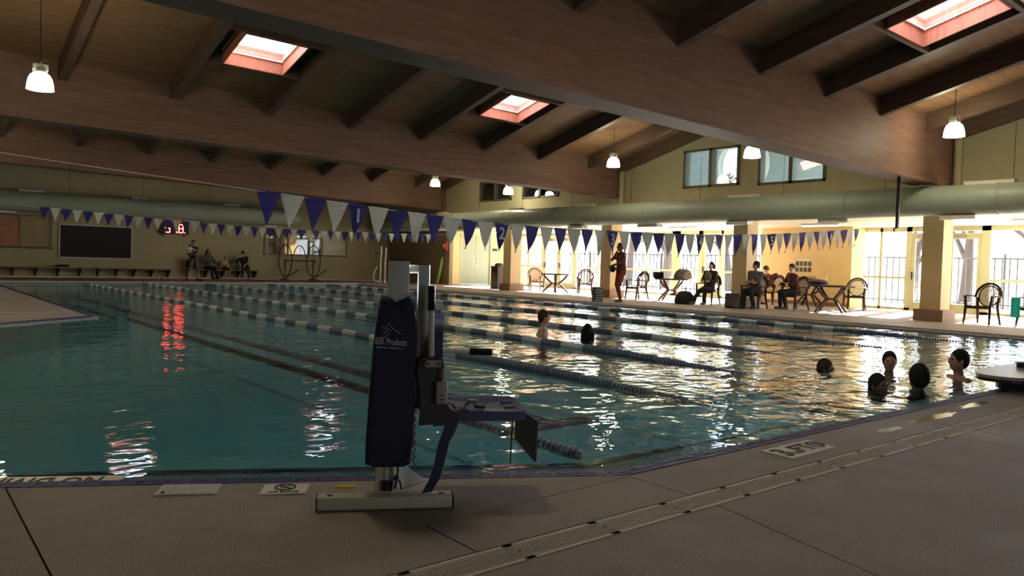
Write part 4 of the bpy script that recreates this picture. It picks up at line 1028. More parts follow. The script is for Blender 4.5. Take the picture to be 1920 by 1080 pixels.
link('lettering', text_mesh('FT', 0.175, 'ink', 0.0008), dm_, (0.035, 0, 0.008)); no_dive(dm_, 0.188, 0, 0.062)
ym = quad_thing('yellow_mark', 'faded yellow paint mark on the deck edge left of the lift', 'marking', [(1.69, 3.36), (1.77, 3.315), (1.795, 3.35), (1.715, 3.395)], 0.004, 'yellow', 'paint')
# lettering on the gutter ledge, facing the swimmers
lg = thing('gutter_sign', 'dark lettering on a pale tile strip in the gutter at the left', 'sign', (0.50, 4.43, -0.041), math.atan2(-0.489, 0.872))
MB().b2((-0.95, -0.085, 0), (0.5, 0.085, 0.004)).build('tile_strip', 'markwhite', lg)
o_ = link('lettering', text_mesh('NO DIVING', 0.12, 'ink', 0.0008), lg, (0.10, 0, 0.006), (0, 0, PI)); o_.scale = (1, 1.45, 1)
# wet patches on the deck
M['wet'] = plain('wet_concrete', srgb(96, 84, 76), 0.12, var=0.2, scale=6)
for i, (x, y, a, b_) in enumerate([(6.35, 2.52, 0.42, 0.055), (7.3, 2.58, 0.34, 0.05), (5.55, 2.5, 0.2, 0.04)]):
    w_ = thing('wet_patch', ['long wet patch on the deck before the black platform', 'wet patch on the deck closest to the black platform', 'small wet patch on the deck right of the depth marker'][i], 'puddle', (x, y, 0.0), 0, 'wet patches on the right deck')
    rnd = random.Random(i + 40); P_ = [(a * math.cos(2 * PI * k / 22) * rnd.uniform(.7, 1.1), b_ * math.sin(2 * PI * k / 22) * rnd.uniform(.6, 1.25)) for k in range(22)]
    MB().prism(P_, -0.002, 0.0012).build('puddle', 'wet', w_)
# dark platform at the right pool edge
M['platgrey'] = plain('platform_top', srgb(150, 146, 150), 0.35, var=0.1); M['platdark'] = plain('platform_dark', srgb(40, 40, 50), 0.4, var=0.1)
pf = thing('pool_step_platform', 'low black platform with a grey rounded top at the right pool edge', 'platform', (9.15, 2.72, 0), 0.0)
E_ = [(0.95 * math.copysign(abs(math.cos(2 * PI * k / 28)) ** 0.7, math.cos(2 * PI * k / 28)), 0.33 * math.copysign(abs(math.sin(2 * PI * k / 28)) ** 0.7, math.sin(2 * PI * k / 28))) for k in range(28)]
MB().prism(E_, 0.135, 0.165).build('top_plate', 'platgrey', pf); MB().prism([(x * 0.99, y * 0.99) for x, y in E_], 0.105, 0.1349).build('top_rim', 'platdark', pf)
MB().prism([(x * 0.72 + 0.12, y * 0.8 - 0.02) for x, y in E_], 0.0, 0.105).build('base_body', 'platdark', pf)
MB().b2((0.3, -0.30, 0.04), (0.62, -0.285, 0.07)).build('maker_plate', 'white', pf)
MB().lathe([(0.06, 0.165), (0.075, 0.17), (0.075, 0.215), (0.05, 0.225), (0.001, 0.225)], 16, (0.12, 0.1, 0), cap=False).build('knob', 'black', pf, smooth=0.6)
# ------------------------------------------------------------------ pool lift (local x along the pool edge, y towards the water)
M['cream'] = plain('powder_coat_cream', srgb(188, 184, 166), 0.45, var=0.05)
M['liftgrey'] = plain('powder_coat_grey', srgb(176, 179, 176), 0.45, var=0.04)
M['navy'] = plain('navy_cover_cloth', srgb(33, 37, 60), 0.85, var=0.12, scale=30, bmp=0.2)
M['navyplastic'] = plain('navy_moulded_plastic', srgb(42, 50, 84), 0.4, var=0.06)
M['seatblue'] = plain('seat_blue_plastic', srgb(68, 72, 106), 0.42, var=0.06)
M['sidegrey'] = plain('charcoal_plastic', srgb(52, 50, 54), 0.5, var=0.08)
M['foam'] = plain('black_foam', srgb(14, 14, 15), 0.95, var=0.2, scale=60, bmp=0.4)
M['print'] = plain('cover_print', srgb(176, 176, 186), 0.7)
M['handset'] = plain('handset_grey', srgb(150, 148, 144), 0.45)
LR = math.atan2(-0.489, 0.872)
lift = thing('pool_lift', 'pool access lift with a navy covered mast and blue plastic seat on the near deck', 'pool lift', (1.72, 2.93, 0), LR)
def rbox(a, b, bev=0.006):
    bm = bmesh.new(); m = MB().b2(a, b); me = bpy.data.meshes.new('t'); me.from_pydata(m.v, [], m.f); bm.from_mesh(me)
    bmesh.ops.recalc_face_normals(bm, faces=bm.faces)
    bmesh.ops.bevel(bm, geom=bm.edges[:], offset=bev, segments=2, affect='EDGES', profile=0.5)
    r = MB(); r.v = [tuple(v.co) for v in bm.verts]; r.f = [tuple(v.index for v in f.verts) for f in bm.faces]
    bm.free(); bpy.data.meshes.remove(me); return r
L = lift
fb_ = rbox((-0.297, 0.0, 0.006), (0.293, 0.075, 0.062)).build('front_foot', 'cream', L, smooth=0.6)
for x in (-0.30, 0.293): MB().b2((x, 0.0, 0.005), (x + 0.006, 0.075, 0.062)).build('end_cap', 'black', fb_)
for x in (-0.243, 0.243): MB().cyl((x, 0.038, 0.05), (x, 0.038, 0.0632), 0.0145, n=16).build('hole_plug', 'black', fb_)
MB().bar((0.0, 0.11, 0.03), (0.20, 0.30, 0.03), 0.07, 0.05).build('rear_foot', 'cream', L)
MB().plate([(0.045, 0.13, 0.20), (0.045, 0.13, 0.056), (0.185, 0.265, 0.056)], (0.006, -0.006, 0)).build('gusset_plate', 'liftgrey', L)
mast = rbox((-0.05, 0.055, 0.06), (0.036, 0.145, 0.30)).build('lower_column', 'cream', L, smooth=0.6)
MB().b2((-0.008, 0.048, 0.07), (0.010, 0.056, 0.22)).b2((0.02, 0.046, 0.03), (0.03, 0.056, 0.2)).build('channel', 'liftgrey', mast)
for z in (0.082, 0.098, 0.115): MB().cyl((0.0, 0.035, z), (0.0, 0.052, z), 0.008, n=10).build('bolt', 'darkmetal', mast)
MB().b2((-0.022, 0.044, 0.075), (0.028, 0.05, 0.12)).build('latch_plate', 'darkmetal', mast)
MB().tube([(0.045, 0.05, 0.25), (0.05, 0.04, 0.17), (0.045, 0.03, 0.13), (0.035, 0.025, 0.09)], 0.005, 6).tube([(0.045, 0.03, 0.135), (0.06, 0.028, 0.12), (0.068, 0.028, 0.085)], 0.005, 6).sphere((0.045, 0.03, 0.135), 0.013, 8, 6).build('pull_cord', 'black', L)
MB().tube([(0.03, 0.045, 0.24), (0.033, 0.04, 0.19), (0.04, 0.04, 0.14)], 0.009, 6).build('cable_tie', 'white', L)
# mast top
up_ = rbox((-0.010, 0.07, 0.80), (0.082, 0.16, 1.098), 0.004).build('upper_mast', 'liftgrey', L, smooth=0.6)
MB().b2((-0.008, 0.072, 1.098), (0.080, 0.158, 1.104)).build('top_cap', 'black', up_)
MB().cyl((0.08, 0.115, 1.062), (0.13, 0.115, 1.062), 0.0185, n=16).build('pivot_tube', 'white', L, smooth=0.6)
arm = rbox((0.122, 0.085, 0.60), (0.173, 0.145, 1.083), 0.004).build('hanger_arm', 'liftgrey', L, smooth=0.6)
MB().b2((0.124, 0.087, 1.083), (0.171, 0.143, 1.089)).build('top_cap', 'black', arm)
# cover bag over the mast: lofted, slightly creased
def cover():
    levels = [(0.185, -0.06, 0.085, 0.03, 0.16), (0.20, -0.095, 0.105, 0.018, 0.20), (0.30, -0.094, 0.112, 0.012, 0.215), (0.5, -0.084, 0.118, 0.010, 0.22), (0.7, -0.072, 0.122, 0.012, 0.22), (0.82, -0.06, 0.122, 0.016, 0.21), (0.88, -0.05, 0.112, 0.026, 0.19), (0.925, -0.03, 0.088, 0.045, 0.175)]
    rings = []; n = 40
    for (z, x0, x1, y0, y1) in levels:
        cx, cy0 = (x0 + x1) / 2, (y0 + y1) / 2; hx, hy = (x1 - x0) / 2, (y1 - y0) / 2; r = []
        for k in range(n):
            a = 2 * PI * k / n; c, s = math.cos(a), math.sin(a); e = 0.2
            px = hx * math.copysign(abs(c) ** e, c); py = hy * math.copysign(abs(s) ** e, s)
            wob = 1 + 0.006 * math.sin(5 * a + 9 * z) + (0.03 * math.sin(3 * a + 20 * z) if z > 0.84 else 0)
            zz = z + (0.022 * math.cos(a * 2 + 0.8) if z > 0.9 else 0)
            r.append((cx + px * wob, cy0 + py * wob, zz))
        rings.append(r)
    m = MB(); vs = [p for r in rings for p in r]; fs = []
    for i in range(len(rings) - 1):
        for k in range(n): fs.append((i * n + k, i * n + (k + 1) % n, (i + 1) * n + (k + 1) % n, (i + 1) * n + k))
    fs.append(tuple(range(n - 1, -1, -1)))
    m.add(vs, fs); return m
cv = cover().build('mast_cover', 'navy', L, smooth=0.9)
m = MB(); m.sphere((0.075, 0.075, 0.895), 0.05, 10, 8, (0.9, 1.1, 0.75)); m.sphere((-0.012, 0.1, 0.915), 0.04, 10, 8, (0.9, 1.3, 0.6)); m.tube([(-0.03, 0.06, 0.92), (0.02, 0.055, 0.90), (0.06, 0.055, 0.915)], 0.012, 6)
m.build('gathered_hem', 'navy', cv, smooth=1.0)
# print on the cover: mountain mark and two lines of lettering
mk = MB()
pts = [(-0.036, 0.0085, 0.808), (-0.018, 0.0085, 0.80), (-0.006, 0.0085, 0.825), (0.008, 0.0085, 0.805), (0.024, 0.0085, 0.79), (0.052, 0.0085, 0.777)]
mk.tube(pts, 0.0016, 5); mk.tube([(-0.03, 0.0085, 0.775), (-0.018, 0.0085, 0.785), (-0.008, 0.0085, 0.80), (0.004, 0.0085, 0.792), (-0.006, 0.0085, 0.78), (-0.016, 0.0085, 0.766), (-0.036, 0.0085, 0.762)], 0.0015, 5)
mk.build('mountain_mark', 'print', cv)
tm = text_mesh('EEK Products', 0.031, 'print', 0.0006); o = link('lettering', tm, cv, (0.006, 0.0075, 0.742), (PI / 2, 0.06, 0)); o.scale = (0.80, 1.25, 1)
sl_ = MB(); rnd = random.Random(5); xx = -0.055
while xx < 0.062:
    w_ = rnd.uniform(0.002, 0.005); sl_.box((xx, 0.0085, 0.716 - 0.05 * xx), (w_, 0.0008, rnd.uniform(0.004, 0.007))); xx += w_ + rnd.choice([0.0015, 0.0015, 0.002, 0.005])
tag(sl_.build('small_print', 'print', cv), kind='stuff')
zp = []
for k in range(90):
    a = k * 0.9; zp.append((0.118 + 0.006 * math.cos(a), 0.022 + 0.006 * math.sin(a), 0.60 - k * 0.0048))
MB().tube(zp, 0.0026, 5).build('coiled_cable', 'black', L, smooth=1.0)
MB().tube([(0.118, 0.02, 0.60), (0.125, 0.0, 0.635), (0.14, -0.01, 0.655), (0.16, -0.012, 0.66)], 0.004, 6).build('cable_lead', 'black', L)
MB().tube([(0.11, 0.02, 0.36), (0.108, 0.012, 0.30), (0.095, 0.012, 0.235), (0.06, 0.02, 0.20)], 0.006, 6).build('cover_piping', 'sidegrey', cv, smooth=1.0)
# seat side bracket, bracket plate, arm rests
def side_panel(v0, th):
    P = [(0.128, 0.66), (0.15, 0.675), (0.215, 0.675), (0.228, 0.655), (0.232, 0.54), (0.245, 0.49), (0.275, 0.445), (0.31, 0.425), (0.305, 0.385), (0.135, 0.372), (0.138, 0.40), (0.142, 0.45), (0.138, 0.53), (0.128, 0.58)]
    return MB().plate([(x, v0, z) for x, z in P], (0, th, 0))
side_panel(0.015, 0.03).build('side_bracket', 'sidegrey', L)
side_panel(0.415, 0.03).build('side_bracket', 'sidegrey', L)
bp_ = rbox((0.154, 0.005, 0.632), (0.226, 0.015, 0.664), 0.004).build('bracket_plate', 'handset', L, smooth=0.6)
for x in (0.168, 0.212): MB().cyl((x, 0.0, 0.648), (x, 0.006, 0.648), 0.0055, n=10).build('screw', 'black', bp_)
ar = MB().tube([(0.186, 0.028, 0.64), (0.182, 0.028, 0.8), (0.178, 0.028, 0.985)], 0.0125, 14).build('arm_rest', 'liftgrey', L, smooth=0.8)
MB().tube([(0.1795, 0.028, 0.882), (0.178, 0.028, 0.993)], [0.0175, 0.0175], 14).build('foam_grip', 'foam', ar, smooth=0.8)
ar2 = MB().tube([(0.25, 0.43, 0.66), (0.34, 0.43, 0.657), (0.52, 0.43, 0.652)], 0.0125, 14).build('arm_rest', 'white', L, smooth=0.8)
MB().tube([(0.405, 0.43, 0.655), (0.515, 0.43, 0.652)], 0.0175, 14).build('foam_grip', 'foam', ar2, smooth=0.8)
# back rest: rounded shell
def backrest():
    m = MB(); N_ = 24; front = []; 
    def outline(t):   # in (v,z)
        pass
    P = []
    for k in range(N_ + 1):
        a = PI * k / N_; P.append((0.235 - 0.195 * math.cos(a) * (abs(math.cos(a)) ** -0.25 if abs(math.cos(a)) > 1e-3 else 1), 0.70 + 0.155 * math.sin(a) ** 0.8))
    P = [(0.04, 0.42)] + P + [(0.43, 0.42)]
    f = [(0.188 + 0.02 * math.sin(PI * (v - 0.04) / 0.39), v, z) for v, z in P]
    b_ = [(p[0] + 0.045, p[1], p[2]) for p in f]; n = len(f)
    m.add(f + b_, [tuple(range(n - 1, -1, -1)), tuple(range(n, 2 * n))] + [(i, (i + 1) % n, n + (i + 1) % n, n + i) for i in range(n)])
    return m
br_ = backrest().build('back_rest', 'navyplastic', L, smooth=0.6)
MB().b2((0.232, 0.2, 0.42), (0.25, 0.27, 0.8)).build('back_rib', 'navyplastic', br_)
# seat pan
def seat():
    P = []
    for (cx, cy0, a0) in [(0.595, 0.065, -PI / 2), (0.595, 0.395, 0.0), (0.25, 0.395, PI / 2), (0.25, 0.065, PI)]:
        for k in range(6):
            a = a0 + k * PI / 10; P.append((cx + 0.035 * math.cos(a), cy0 + 0.035 * math.sin(a)))
    m = MB(); n = len(P)
    zt = lambda x: 0.425 + 0.035 * max(0, (0.30 - x) / 0.09) ** 2 + 0.014 * (x - 0.3)
    top = [(x, y, zt(x)) for x, y in P]; bot = [(x * 0.985, y, 0.385 + 0.01 * (x - .3)) for x, y in P]
    c = (0.42, 0.23, 0.416)
    m.add(top + bot, [(i, (i + 1) % n, n + (i + 1) % n, n + i) for i in range(n)] + [tuple(range(2 * n - 1, n - 1, -1))])
    inn = [(0.42 + (x - 0.42) * 0.9, 0.23 + (y - 0.23) * 0.9, zt(0.42 + (x - 0.42) * 0.9) - 0.008) for x, y in P]
    m.add(top + inn, [(i, (i + 1) % n, n + (i + 1) % n, n + i) for i in range(n)])
    k = len(m.v); m.add(inn + [c], [(i, (i + 1) % n, n) for i in range(n)]); return m
st = seat().build('seat_pan', 'seatblue', L, smooth=0.6, clean=True)
for (x, y, w) in [(0.335, 0.16, 0.05), (0.345, 0.10, 0.045), (0.57, 0.17, 0.05), (0.57, 0.3, 0.05)]: MB().box((x, y, 0.4225), (w, 0.012, 0.006)).build('drain_slot', 'black', st)
bk = MB().tube([(0.36, 0.2, 0.425), (0.385, 0.2, 0.445), (0.41, 0.195, 0.44), (0.43, 0.17, 0.426)], 0.018, 6, flat=(1.0, 0.3)).build('lap_belt', 'black', st)
rbox((0.375, 0.2, 0.438), (0.425, 0.235, 0.452), 0.003).build('buckle', 'handset', bk)
MB().bar((0.40, 0.165, 0.428), (0.45, 0.165, 0.426), 0.02, 0.012).build('belt_end', 'black', bk)
MB().tube([(0.235, 0.12, 0.47), (0.27, 0.13, 0.455), (0.31, 0.15, 0.43)], 0.014, 6, flat=(1.0, 0.3)).build('belt_strap', 'navyplastic', bk)
# leg panel, hanging rod, support strap
MB().plate([(0.672, 0.03, 0.385), (0.668, 0.03, 0.195), (0.612, 0.25, 0.255), (0.615, 0.25, 0.405)], (0.008, 0.002, 0)).build('leg_panel', 'sidegrey', L)
MB().cyl((0.585, 0.17, 0.39), (0.58, 0.17, 0.155), 0.0035, n=6).build('hanging_rod', 'black', L)
MB().bar((0.20, 0.05, 0.375), (0.30, 0.05, 0.385), 0.05, 0.02).build('seat_mount', 'sidegrey', L)
def strap():
    pts = [(0.290, 0.055, 0.385), (0.272, 0.05, 0.33), (0.250, 0.047, 0.28), (0.235, 0.045, 0.20), (0.212, 0.043, 0.12), (0.180, 0.04, 0.063)]
    w = [0.030, 0.028, 0.024, 0.023, 0.023, 0.022]; m = MB(); vs = []
    for (p, h) in zip(pts, w): vs += [(p[0] - h, p[1] - 0.006, p[2]), (p[0] + h, p[1] - 0.006, p[2] + 0.006), (p[0] + h, p[1] + 0.006, p[2] + 0.006), (p[0] - h, p[1] + 0.006, p[2])]
    fs = []
    for i in range(len(pts) - 1):
        for k in range(4): fs.append((i * 4 + k, i * 4 + (k + 1) % 4, (i + 1) * 4 + (k + 1) % 4, (i + 1) * 4 + k))
    fs += [(3, 2, 1, 0), tuple(len(pts) * 4 - 4 + k for k in range(4))]
    return m.add(vs, fs)
strap().build('foot_strap', 'navyplastic', L)
# handset hung on the side bracket
hs = rbox((0.206, -0.022, 0.472), (0.258, 0.0, 0.572), 0.01)
hs = hs.build('handset', 'handset', L, smooth=0.8)
MB().b2((0.222, -0.0235, 0.51), (0.243, -0.0215, 0.515)).build('button', 'darkmetal', hs); MB().b2((0.222, -0.0235, 0.492), (0.241, -0.0215, 0.496)).build('button', 'darkmetal', hs)
zp = [(0.232 + 0.005 * math.cos(k * 0.9), -0.01 + 0.005 * math.sin(k * 0.9), 0.572 + k * 0.0022) for k in range(28)]
MB().tube(zp, 0.0024, 5).tube([zp[-1], (0.236, -0.012, 0.65), (0.225, -0.012, 0.672), (0.19, -0.012, 0.68), (0.15, -0.012, 0.672)], 0.0035, 6).build('coiled_cable', 'sidegrey', L, smooth=1.0)
# ------------------------------------------------------------------ people
def skinmat(n, c): M[n] = plain(n, c, 0.55, var=0.06, scale=9)
skinmat('skin_tan', srgb(196, 146, 118)); skinmat('skin_brown', srgb(134, 92, 70)); skinmat('skin_light', srgb(222, 176, 150))
for n, c in [('hair_dark', srgb(34, 28, 26)), ('hair_brown', srgb(70, 48, 36)), ('cloth_black', srgb(38, 36, 38)), ('cloth_grey', srgb(96, 96, 100)), ('cloth_olive', srgb(110, 104, 86)), ('cloth_cardigan', srgb(58, 42, 40)), ('cloth_maroon', srgb(92, 50, 48)), ('cloth_red', srgb(150, 64, 52)), ('cloth_denim', srgb(70, 76, 92)), ('cloth_khaki', srgb(200, 168, 132)), ('cloth_white', srgb(205, 200, 190)), ('cloth_darkred', srgb(96, 58, 52)), ('shoe_dark', srgb(44, 38, 36)), ('cap_dark', srgb(30, 32, 44))]:
    M[n] = plain(n, c, 0.85, var=0.1, scale=20)
M['eye'] = plain('eye_dark', srgb(20, 16, 14), 0.2); M['lip'] = plain('lip', srgb(150, 84, 74), 0.5)

def capsule(m, p0, p1, r0, r1, n=10):
    p0, p1 = Vector(p0), Vector(p1)
    if (p1 - p0).length > 1e-4: m.tube([p0, p1], [r0, r1], n)
    m.sphere(p0, r0, n, 7); m.sphere(p1, r1, n, 7)

def blob(m, name, mat, parent, voxel=0.014, dec=0.45, sm=3):
    me = m.mesh(name, mat); ob = bpy.data.objects.new(name, me); COL.objects.link(ob)
    r = ob.modifiers.new('r', 'REMESH'); r.mode = 'VOXEL'; r.voxel_size = voxel; r.use_smooth_shade = True
    s = ob.modifiers.new('s', 'SMOOTH'); s.factor = 0.5; s.iterations = sm
    d = ob.modifiers.new('d', 'DECIMATE'); d.ratio = dec
    dg = bpy.context.evaluated_depsgraph_get()
    nm = bpy.data.meshes.new_from_object(ob.evaluated_get(dg)); bpy.data.objects.remove(ob); bpy.data.meshes.remove(me)
    nm.name = name; nm.materials.clear(); nm.materials.append(M[mat]); nm.shade_smooth()
    return link(name, nm, parent)

def ik(a, b, l1, l2, pole):
    a, b, pole = Vector(a), Vector(b), Vector(pole); d = b - a; D = min(d.length, (l1 + l2) * 0.999); d.normalize(); b = a + d * D
    x = (l1 * l1 - l2 * l2 + D * D) / (2 * D); h = math.sqrt(max(l1 * l1 - x * x, 0))
    p = pole - d * pole.dot(d); p.normalize(); return a + d * x + p * h, b

def head_frame(fwd, upv):
    f = Vector(fwd).normalized(); u = Vector(upv); u = (u - f * u.dot(f)).normalized(); s = f.cross(u)
    return Matrix((s, -f, u)).transposed()     # local -Y = face

def person(label, loc, rz, pelvis, lean=0.0, side=0.0, H=1.72, hands=None, feet=None, face=(0, -1, 0), headup=None, skin='skin_tan', hair='hair_dark', longhair=0.0,
           shirt=None, sleeve=0.5, trousers=None, leglen=1.0, shoes=None, knee_pole=((0, -1, 0.3), (0, -1, 0.3)), elbow_pole=((-0.6, 0.5, -0.6), (0.6, 0.5, -0.6)), cat='person', spread=0.0, head_off=(0, 0, 0), extras=None):
    k = H / 1.72; root = thing('person', label, cat, loc, rz)
    p = Vector(pelvis); t = Vector((math.sin(side), -math.sin(lean), math.cos(lean) * math.cos(side))).normalized()
    X = Vector((math.cos(side), 0, -math.sin(side)))
    chest = p + t * 0.34 * k; shc = p + t * 0.465 * k; nb = p + t * 0.53 * k
    hc = nb + (t * 0.4 + Vector((0, 0, 0.6))).normalized() * 0.165 * k + Vector(head_off) * k
    sh = [shc - X * 0.175 * k, shc + X * 0.175 * k]; hp = [p - X * 0.085 * k - t * 0.03, p + X * 0.085 * k - t * 0.03]
    hands = hands or ((-0.26, 0.0, p.z), (0.26, 0.0, p.z)); feet = feet or ((-0.1, 0, 0.08), (0.1, 0, 0.08))
    el, wr, kn, an = [], [], [], []
    for i in (0, 1):
        e, w = ik(sh[i], hands[i], 0.29 * k, 0.26 * k, elbow_pole[i]); el.append(e); wr.append(w)
        q, a = ik(hp[i], feet[i], 0.43 * k, 0.42 * k, knee_pole[i]); kn.append(q); an.append(a)
    b = MB()
    capsule(b, hp[0], hp[1], 0.10 * k, 0.10 * k); capsule(b, p, chest, 0.115 * k, 0.125 * k); capsule(b, chest - X * 0.05 * k, chest + X * 0.05 * k, 0.115 * k, 0.115 * k)
    capsule(b, sh[0], sh[1], 0.062 * k, 0.062 * k); capsule(b, chest, shc, 0.12 * k, 0.085 * k); capsule(b, shc, nb + (hc - nb) * 0.3, 0.06 * k, 0.05 * k)
    capsule(b, nb, hc, 0.05 * k, 0.05 * k)
    hf = head_frame(face, headup or (0, 0, 1)); fw = hf @ Vector((0, -1, 0)); hu = hf @ Vector((0, 0, 1)); hs_ = hf @ Vector((1, 0, 0))
    b.sphere(hc, 0.1 * k, 14, 10, (0.76, 0.94, 1.14), hf); b.sphere(hc - hu * 0.05 * k + fw * 0.025 * k, 0.068 * k, 12, 8, (0.85, 0.95, 1.0), hf)
    capsule(b, hc + fw * 0.088 * k + hu * 0.012 * k, hc + fw * 0.103 * k - hu * 0.018 * k, 0.010 * k, 0.015 * k, 8)
    for s in (-1, 1): b.sphere(hc + hs_ * s * 0.078 * k + fw * -0.005, 0.024 * k, 8, 6, (0.45, 0.8, 1.25), hf)
    for i in (0, 1):
        capsule(b, sh[i], el[i], 0.050 * k, 0.041 * k); capsule(b, el[i], wr[i], 0.041 * k, 0.029 * k)
        d = (wr[i] - el[i]).normalized(); sx = X - d * X.dot(d); sx = sx.normalized() if sx.length > 1e-3 else Vector((0, 1, 0)); nn = d.cross(sx)
        pc = wr[i] + d * 0.05 * k; capsule(b, wr[i], pc, 0.027 * k, 0.034 * k, 8)
        for fi, (o_, ln) in enumerate([(-0.033, 0.062), (-0.011, 0.075), (0.011, 0.07), (0.031, 0.055)]):
            f0 = pc + sx * o_ * k + d * 0.02 * k; f1 = f0 + d * ln * 0.55 * k; f2 = f1 + (d * 0.7 + nn * 0.7 * (1 if i else -1)) * ln * 0.5 * k
            capsule(b, f0, f1, 0.011 * k, 0.010 * k, 6); capsule(b, f1, f2, 0.010 * k, 0.009 * k, 6)
        th = wr[i] + d * 0.025 * k; capsule(b, th, th + (d * 0.6 - sx * (1 if i else -1) * 0.8) * 0.06 * k, 0.014 * k, 0.010 * k, 6)
        capsule(b, hp[i], kn[i], 0.088 * k, 0.060 * k); capsule(b, kn[i], an[i], 0.056 * k, 0.036 * k)
        fd = (kn[i] - hp[i]); fd.z = 0; fd = fd.normalized() if fd.length > 0.08 else Vector((0, -1, 0))
        fd = Vector((fd.x * 0.5, min(fd.y, -0.5), 0)).normalized()
        capsule(b, an[i] + Vector((0, 0, -0.035)) - fd * 0.04, an[i] + Vector((0, 0, -0.045)) + fd * 0.15 * k, 0.036 * k, 0.03 * k)
    blob(b, 'body', skin, root, 0.0125)
    # face details
    for s in (-1, 1): MB().sphere(hc + fw * 0.083 * k + hs_ * s * 0.031 * k + hu * 0.014 * k, 0.011 * k, 8, 6).build('eye', 'eye', root, smooth=1.0)
    MB().sphere(hc + fw * 0.086 * k - hu * 0.052 * k, 0.02 * k, 8, 6, (1.0, 0.4, 0.3), hf).build('mouth', 'lip', root, smooth=1.0)
    # hair cap
    h = MB(); h.sphere(hc + hu * 0.022 * k - fw * 0.018 * k, 0.108 * k, 16, 10, (0.80, 0.93, 1.06), hf); h.sphere(hc - fw * 0.045 * k, 0.088 * k, 12, 8, (0.9, 0.8, 1.1), hf)
    if longhair:
        for s in (-1, 0, 1): capsule(h, hc + hs_ * s * 0.06 * k - fw * 0.04 * k, hc + hs_ * s * 0.075 * k - fw * 0.045 * k - hu * longhair * k, 0.055 * k, 0.045 * k)
    blob(h, 'hair', hair, root, 0.012, 0.4, 2)
    if shirt:
        g = 0.016; c = MB()
        capsule(c, p - t * 0.02, chest, 0.125 * k + g, 0.128 * k + g); capsule(c, chest - X * 0.05 * k, chest + X * 0.05 * k, 0.116 * k + g, 0.116 * k + g)
        capsule(c, chest, shc, 0.123 * k + g, 0.088 * k + g); capsule(c, sh[0], sh[1], 0.062 * k + g, 0.062 * k + g); capsule(c, hp[0] + t * 0.05, hp[1] + t * 0.05, 0.098 * k + g, 0.098 * k + g)
        for i in (0, 1):
            s1 = min(sleeve, 0.5) * 2
            if s1 > 0: capsule(c, sh[i], sh[i].lerp(el[i], s1), 0.052 * k + g, 0.046 * k + g)
            if sleeve > 0.5: capsule(c, el[i], el[i].lerp(wr[i], (sleeve - 0.5) * 2 * 0.95), 0.044 * k + g, 0.034 * k + g)
        blob(c, 'shirt', shirt, root, 0.016, 0.4, 2)
    if trousers:
        g = 0.014; c = MB(); capsule(c, hp[0], hp[1], 0.105 * k + g, 0.105 * k + g); capsule(c, p, p + t * 0.08, 0.112 * k + g, 0.115 * k + g)
        for i in (0, 1):
            s1 = min(leglen, 0.5) * 2; capsule(c, hp[i], hp[i].lerp(kn[i], s1), 0.092 * k + g, (0.092 - 0.028 * s1) * k + g)
            if leglen > 0.5: capsule(c, kn[i], kn[i].lerp(an[i], (leglen - 0.5) * 2 * 0.96), 0.060 * k + g, 0.044 * k + g)
        blob(c, 'trousers', trousers, root, 0.016, 0.4, 2)
    if shoes:
        for i in (0, 1):
            c = MB(); fd = (kn[i] - hp[i]); fd.z = 0; fd = fd.normalized() if fd.length > 0.08 else Vector((0, -1, 0)); fd = Vector((fd.x * 0.5, min(fd.y, -0.5), 0)).normalized()
            a = an[i]; capsule(c, a + Vector((0, 0, -0.035)) - fd * 0.045, a + Vector((0, 0, -0.04)) + fd * 0.16 * k, 0.043 * k, 0.038 * k); capsule(c, a, a + Vector((0, 0, -0.03)), 0.042 * k, 0.045 * k)
            blob(c, 'shoe', shoes, root, 0.014, 0.4, 2)
    return root, dict(wr=wr, el=el, sh=sh, hc=hc, kn=kn)

FP = -PI / 2       # facing the pool
# standing lifeguard, one hand at the chin
person('person standing barefoot at the pool edge, hand raised to the face, in red shorts', (17.62, 16.25, 0), FP - 0.35, (0, 0, 0.98), lean=0.02, H=1.80, feet=((-0.12, 0.05, 0.085), (0.12, -0.05, 0.085)),
       hands=((0.02, -0.20, 1.50), (-0.12, -0.26, 1.12)), elbow_pole=((-0.6, -0.3, -0.8), (0.8, 0.2, -0.5)), face=(0, -1, -0.1), skin='skin_brown', hair='hair_dark', shirt='cloth_darkred', sleeve=0.28, trousers='cloth_red', leglen=0.46, head_off=(0, -0.05, -0.01))
hp_ = thing('hip_pack', 'dark hip pack worn at the waist of the standing lifeguard', 'bag', (17.36, 16.36, 0.96), FP - 0.35)
MB().sphere((0, 0, 0.06), 0.1, 12, 8, (1.5, 0.8, 1.0)).build('pouch', 'cloth_black', hp_, smooth=1.0); MB().tube([(-0.15, 0, 0.08), (-0.1, 0.14, 0.09), (0.1, 0.14, 0.09), (0.15, 0, 0.08)], 0.018, 6).build('belt', 'cloth_black', hp_)
SZ = 0.545
# seated woman
person('person with a dark bob seated in the armchair, grey top under a dark cardigan', (19.98, 14.72, 0), FP + 0.12, (0, 0.02, SZ), lean=-0.14, H=1.66, feet=((-0.2, -0.62, 0.085), (0.13, -0.52, 0.085)), hands=((-0.1, -0.22, 0.72), (0.12, -0.22, 0.72)),
       face=(0.05, -1, -0.05), skin='skin_light', hair='hair_dark', longhair=0.07, shirt='cloth_cardigan', sleeve=0.95, trousers='cloth_black', leglen=1.0, shoes='cloth_grey')
wt = bpy.data.objects[[o.name for o in bpy.data.objects if o.get('label', '').startswith('person with a dark bob')][0]]
fm = MB(); 
for s in range(1): fm.sphere((0, -0.085, 0.86), 0.15, 14, 10, (0.75, 0.55, 1.25))
fm.build('top', 'cloth_olive', wt, smooth=1.0)
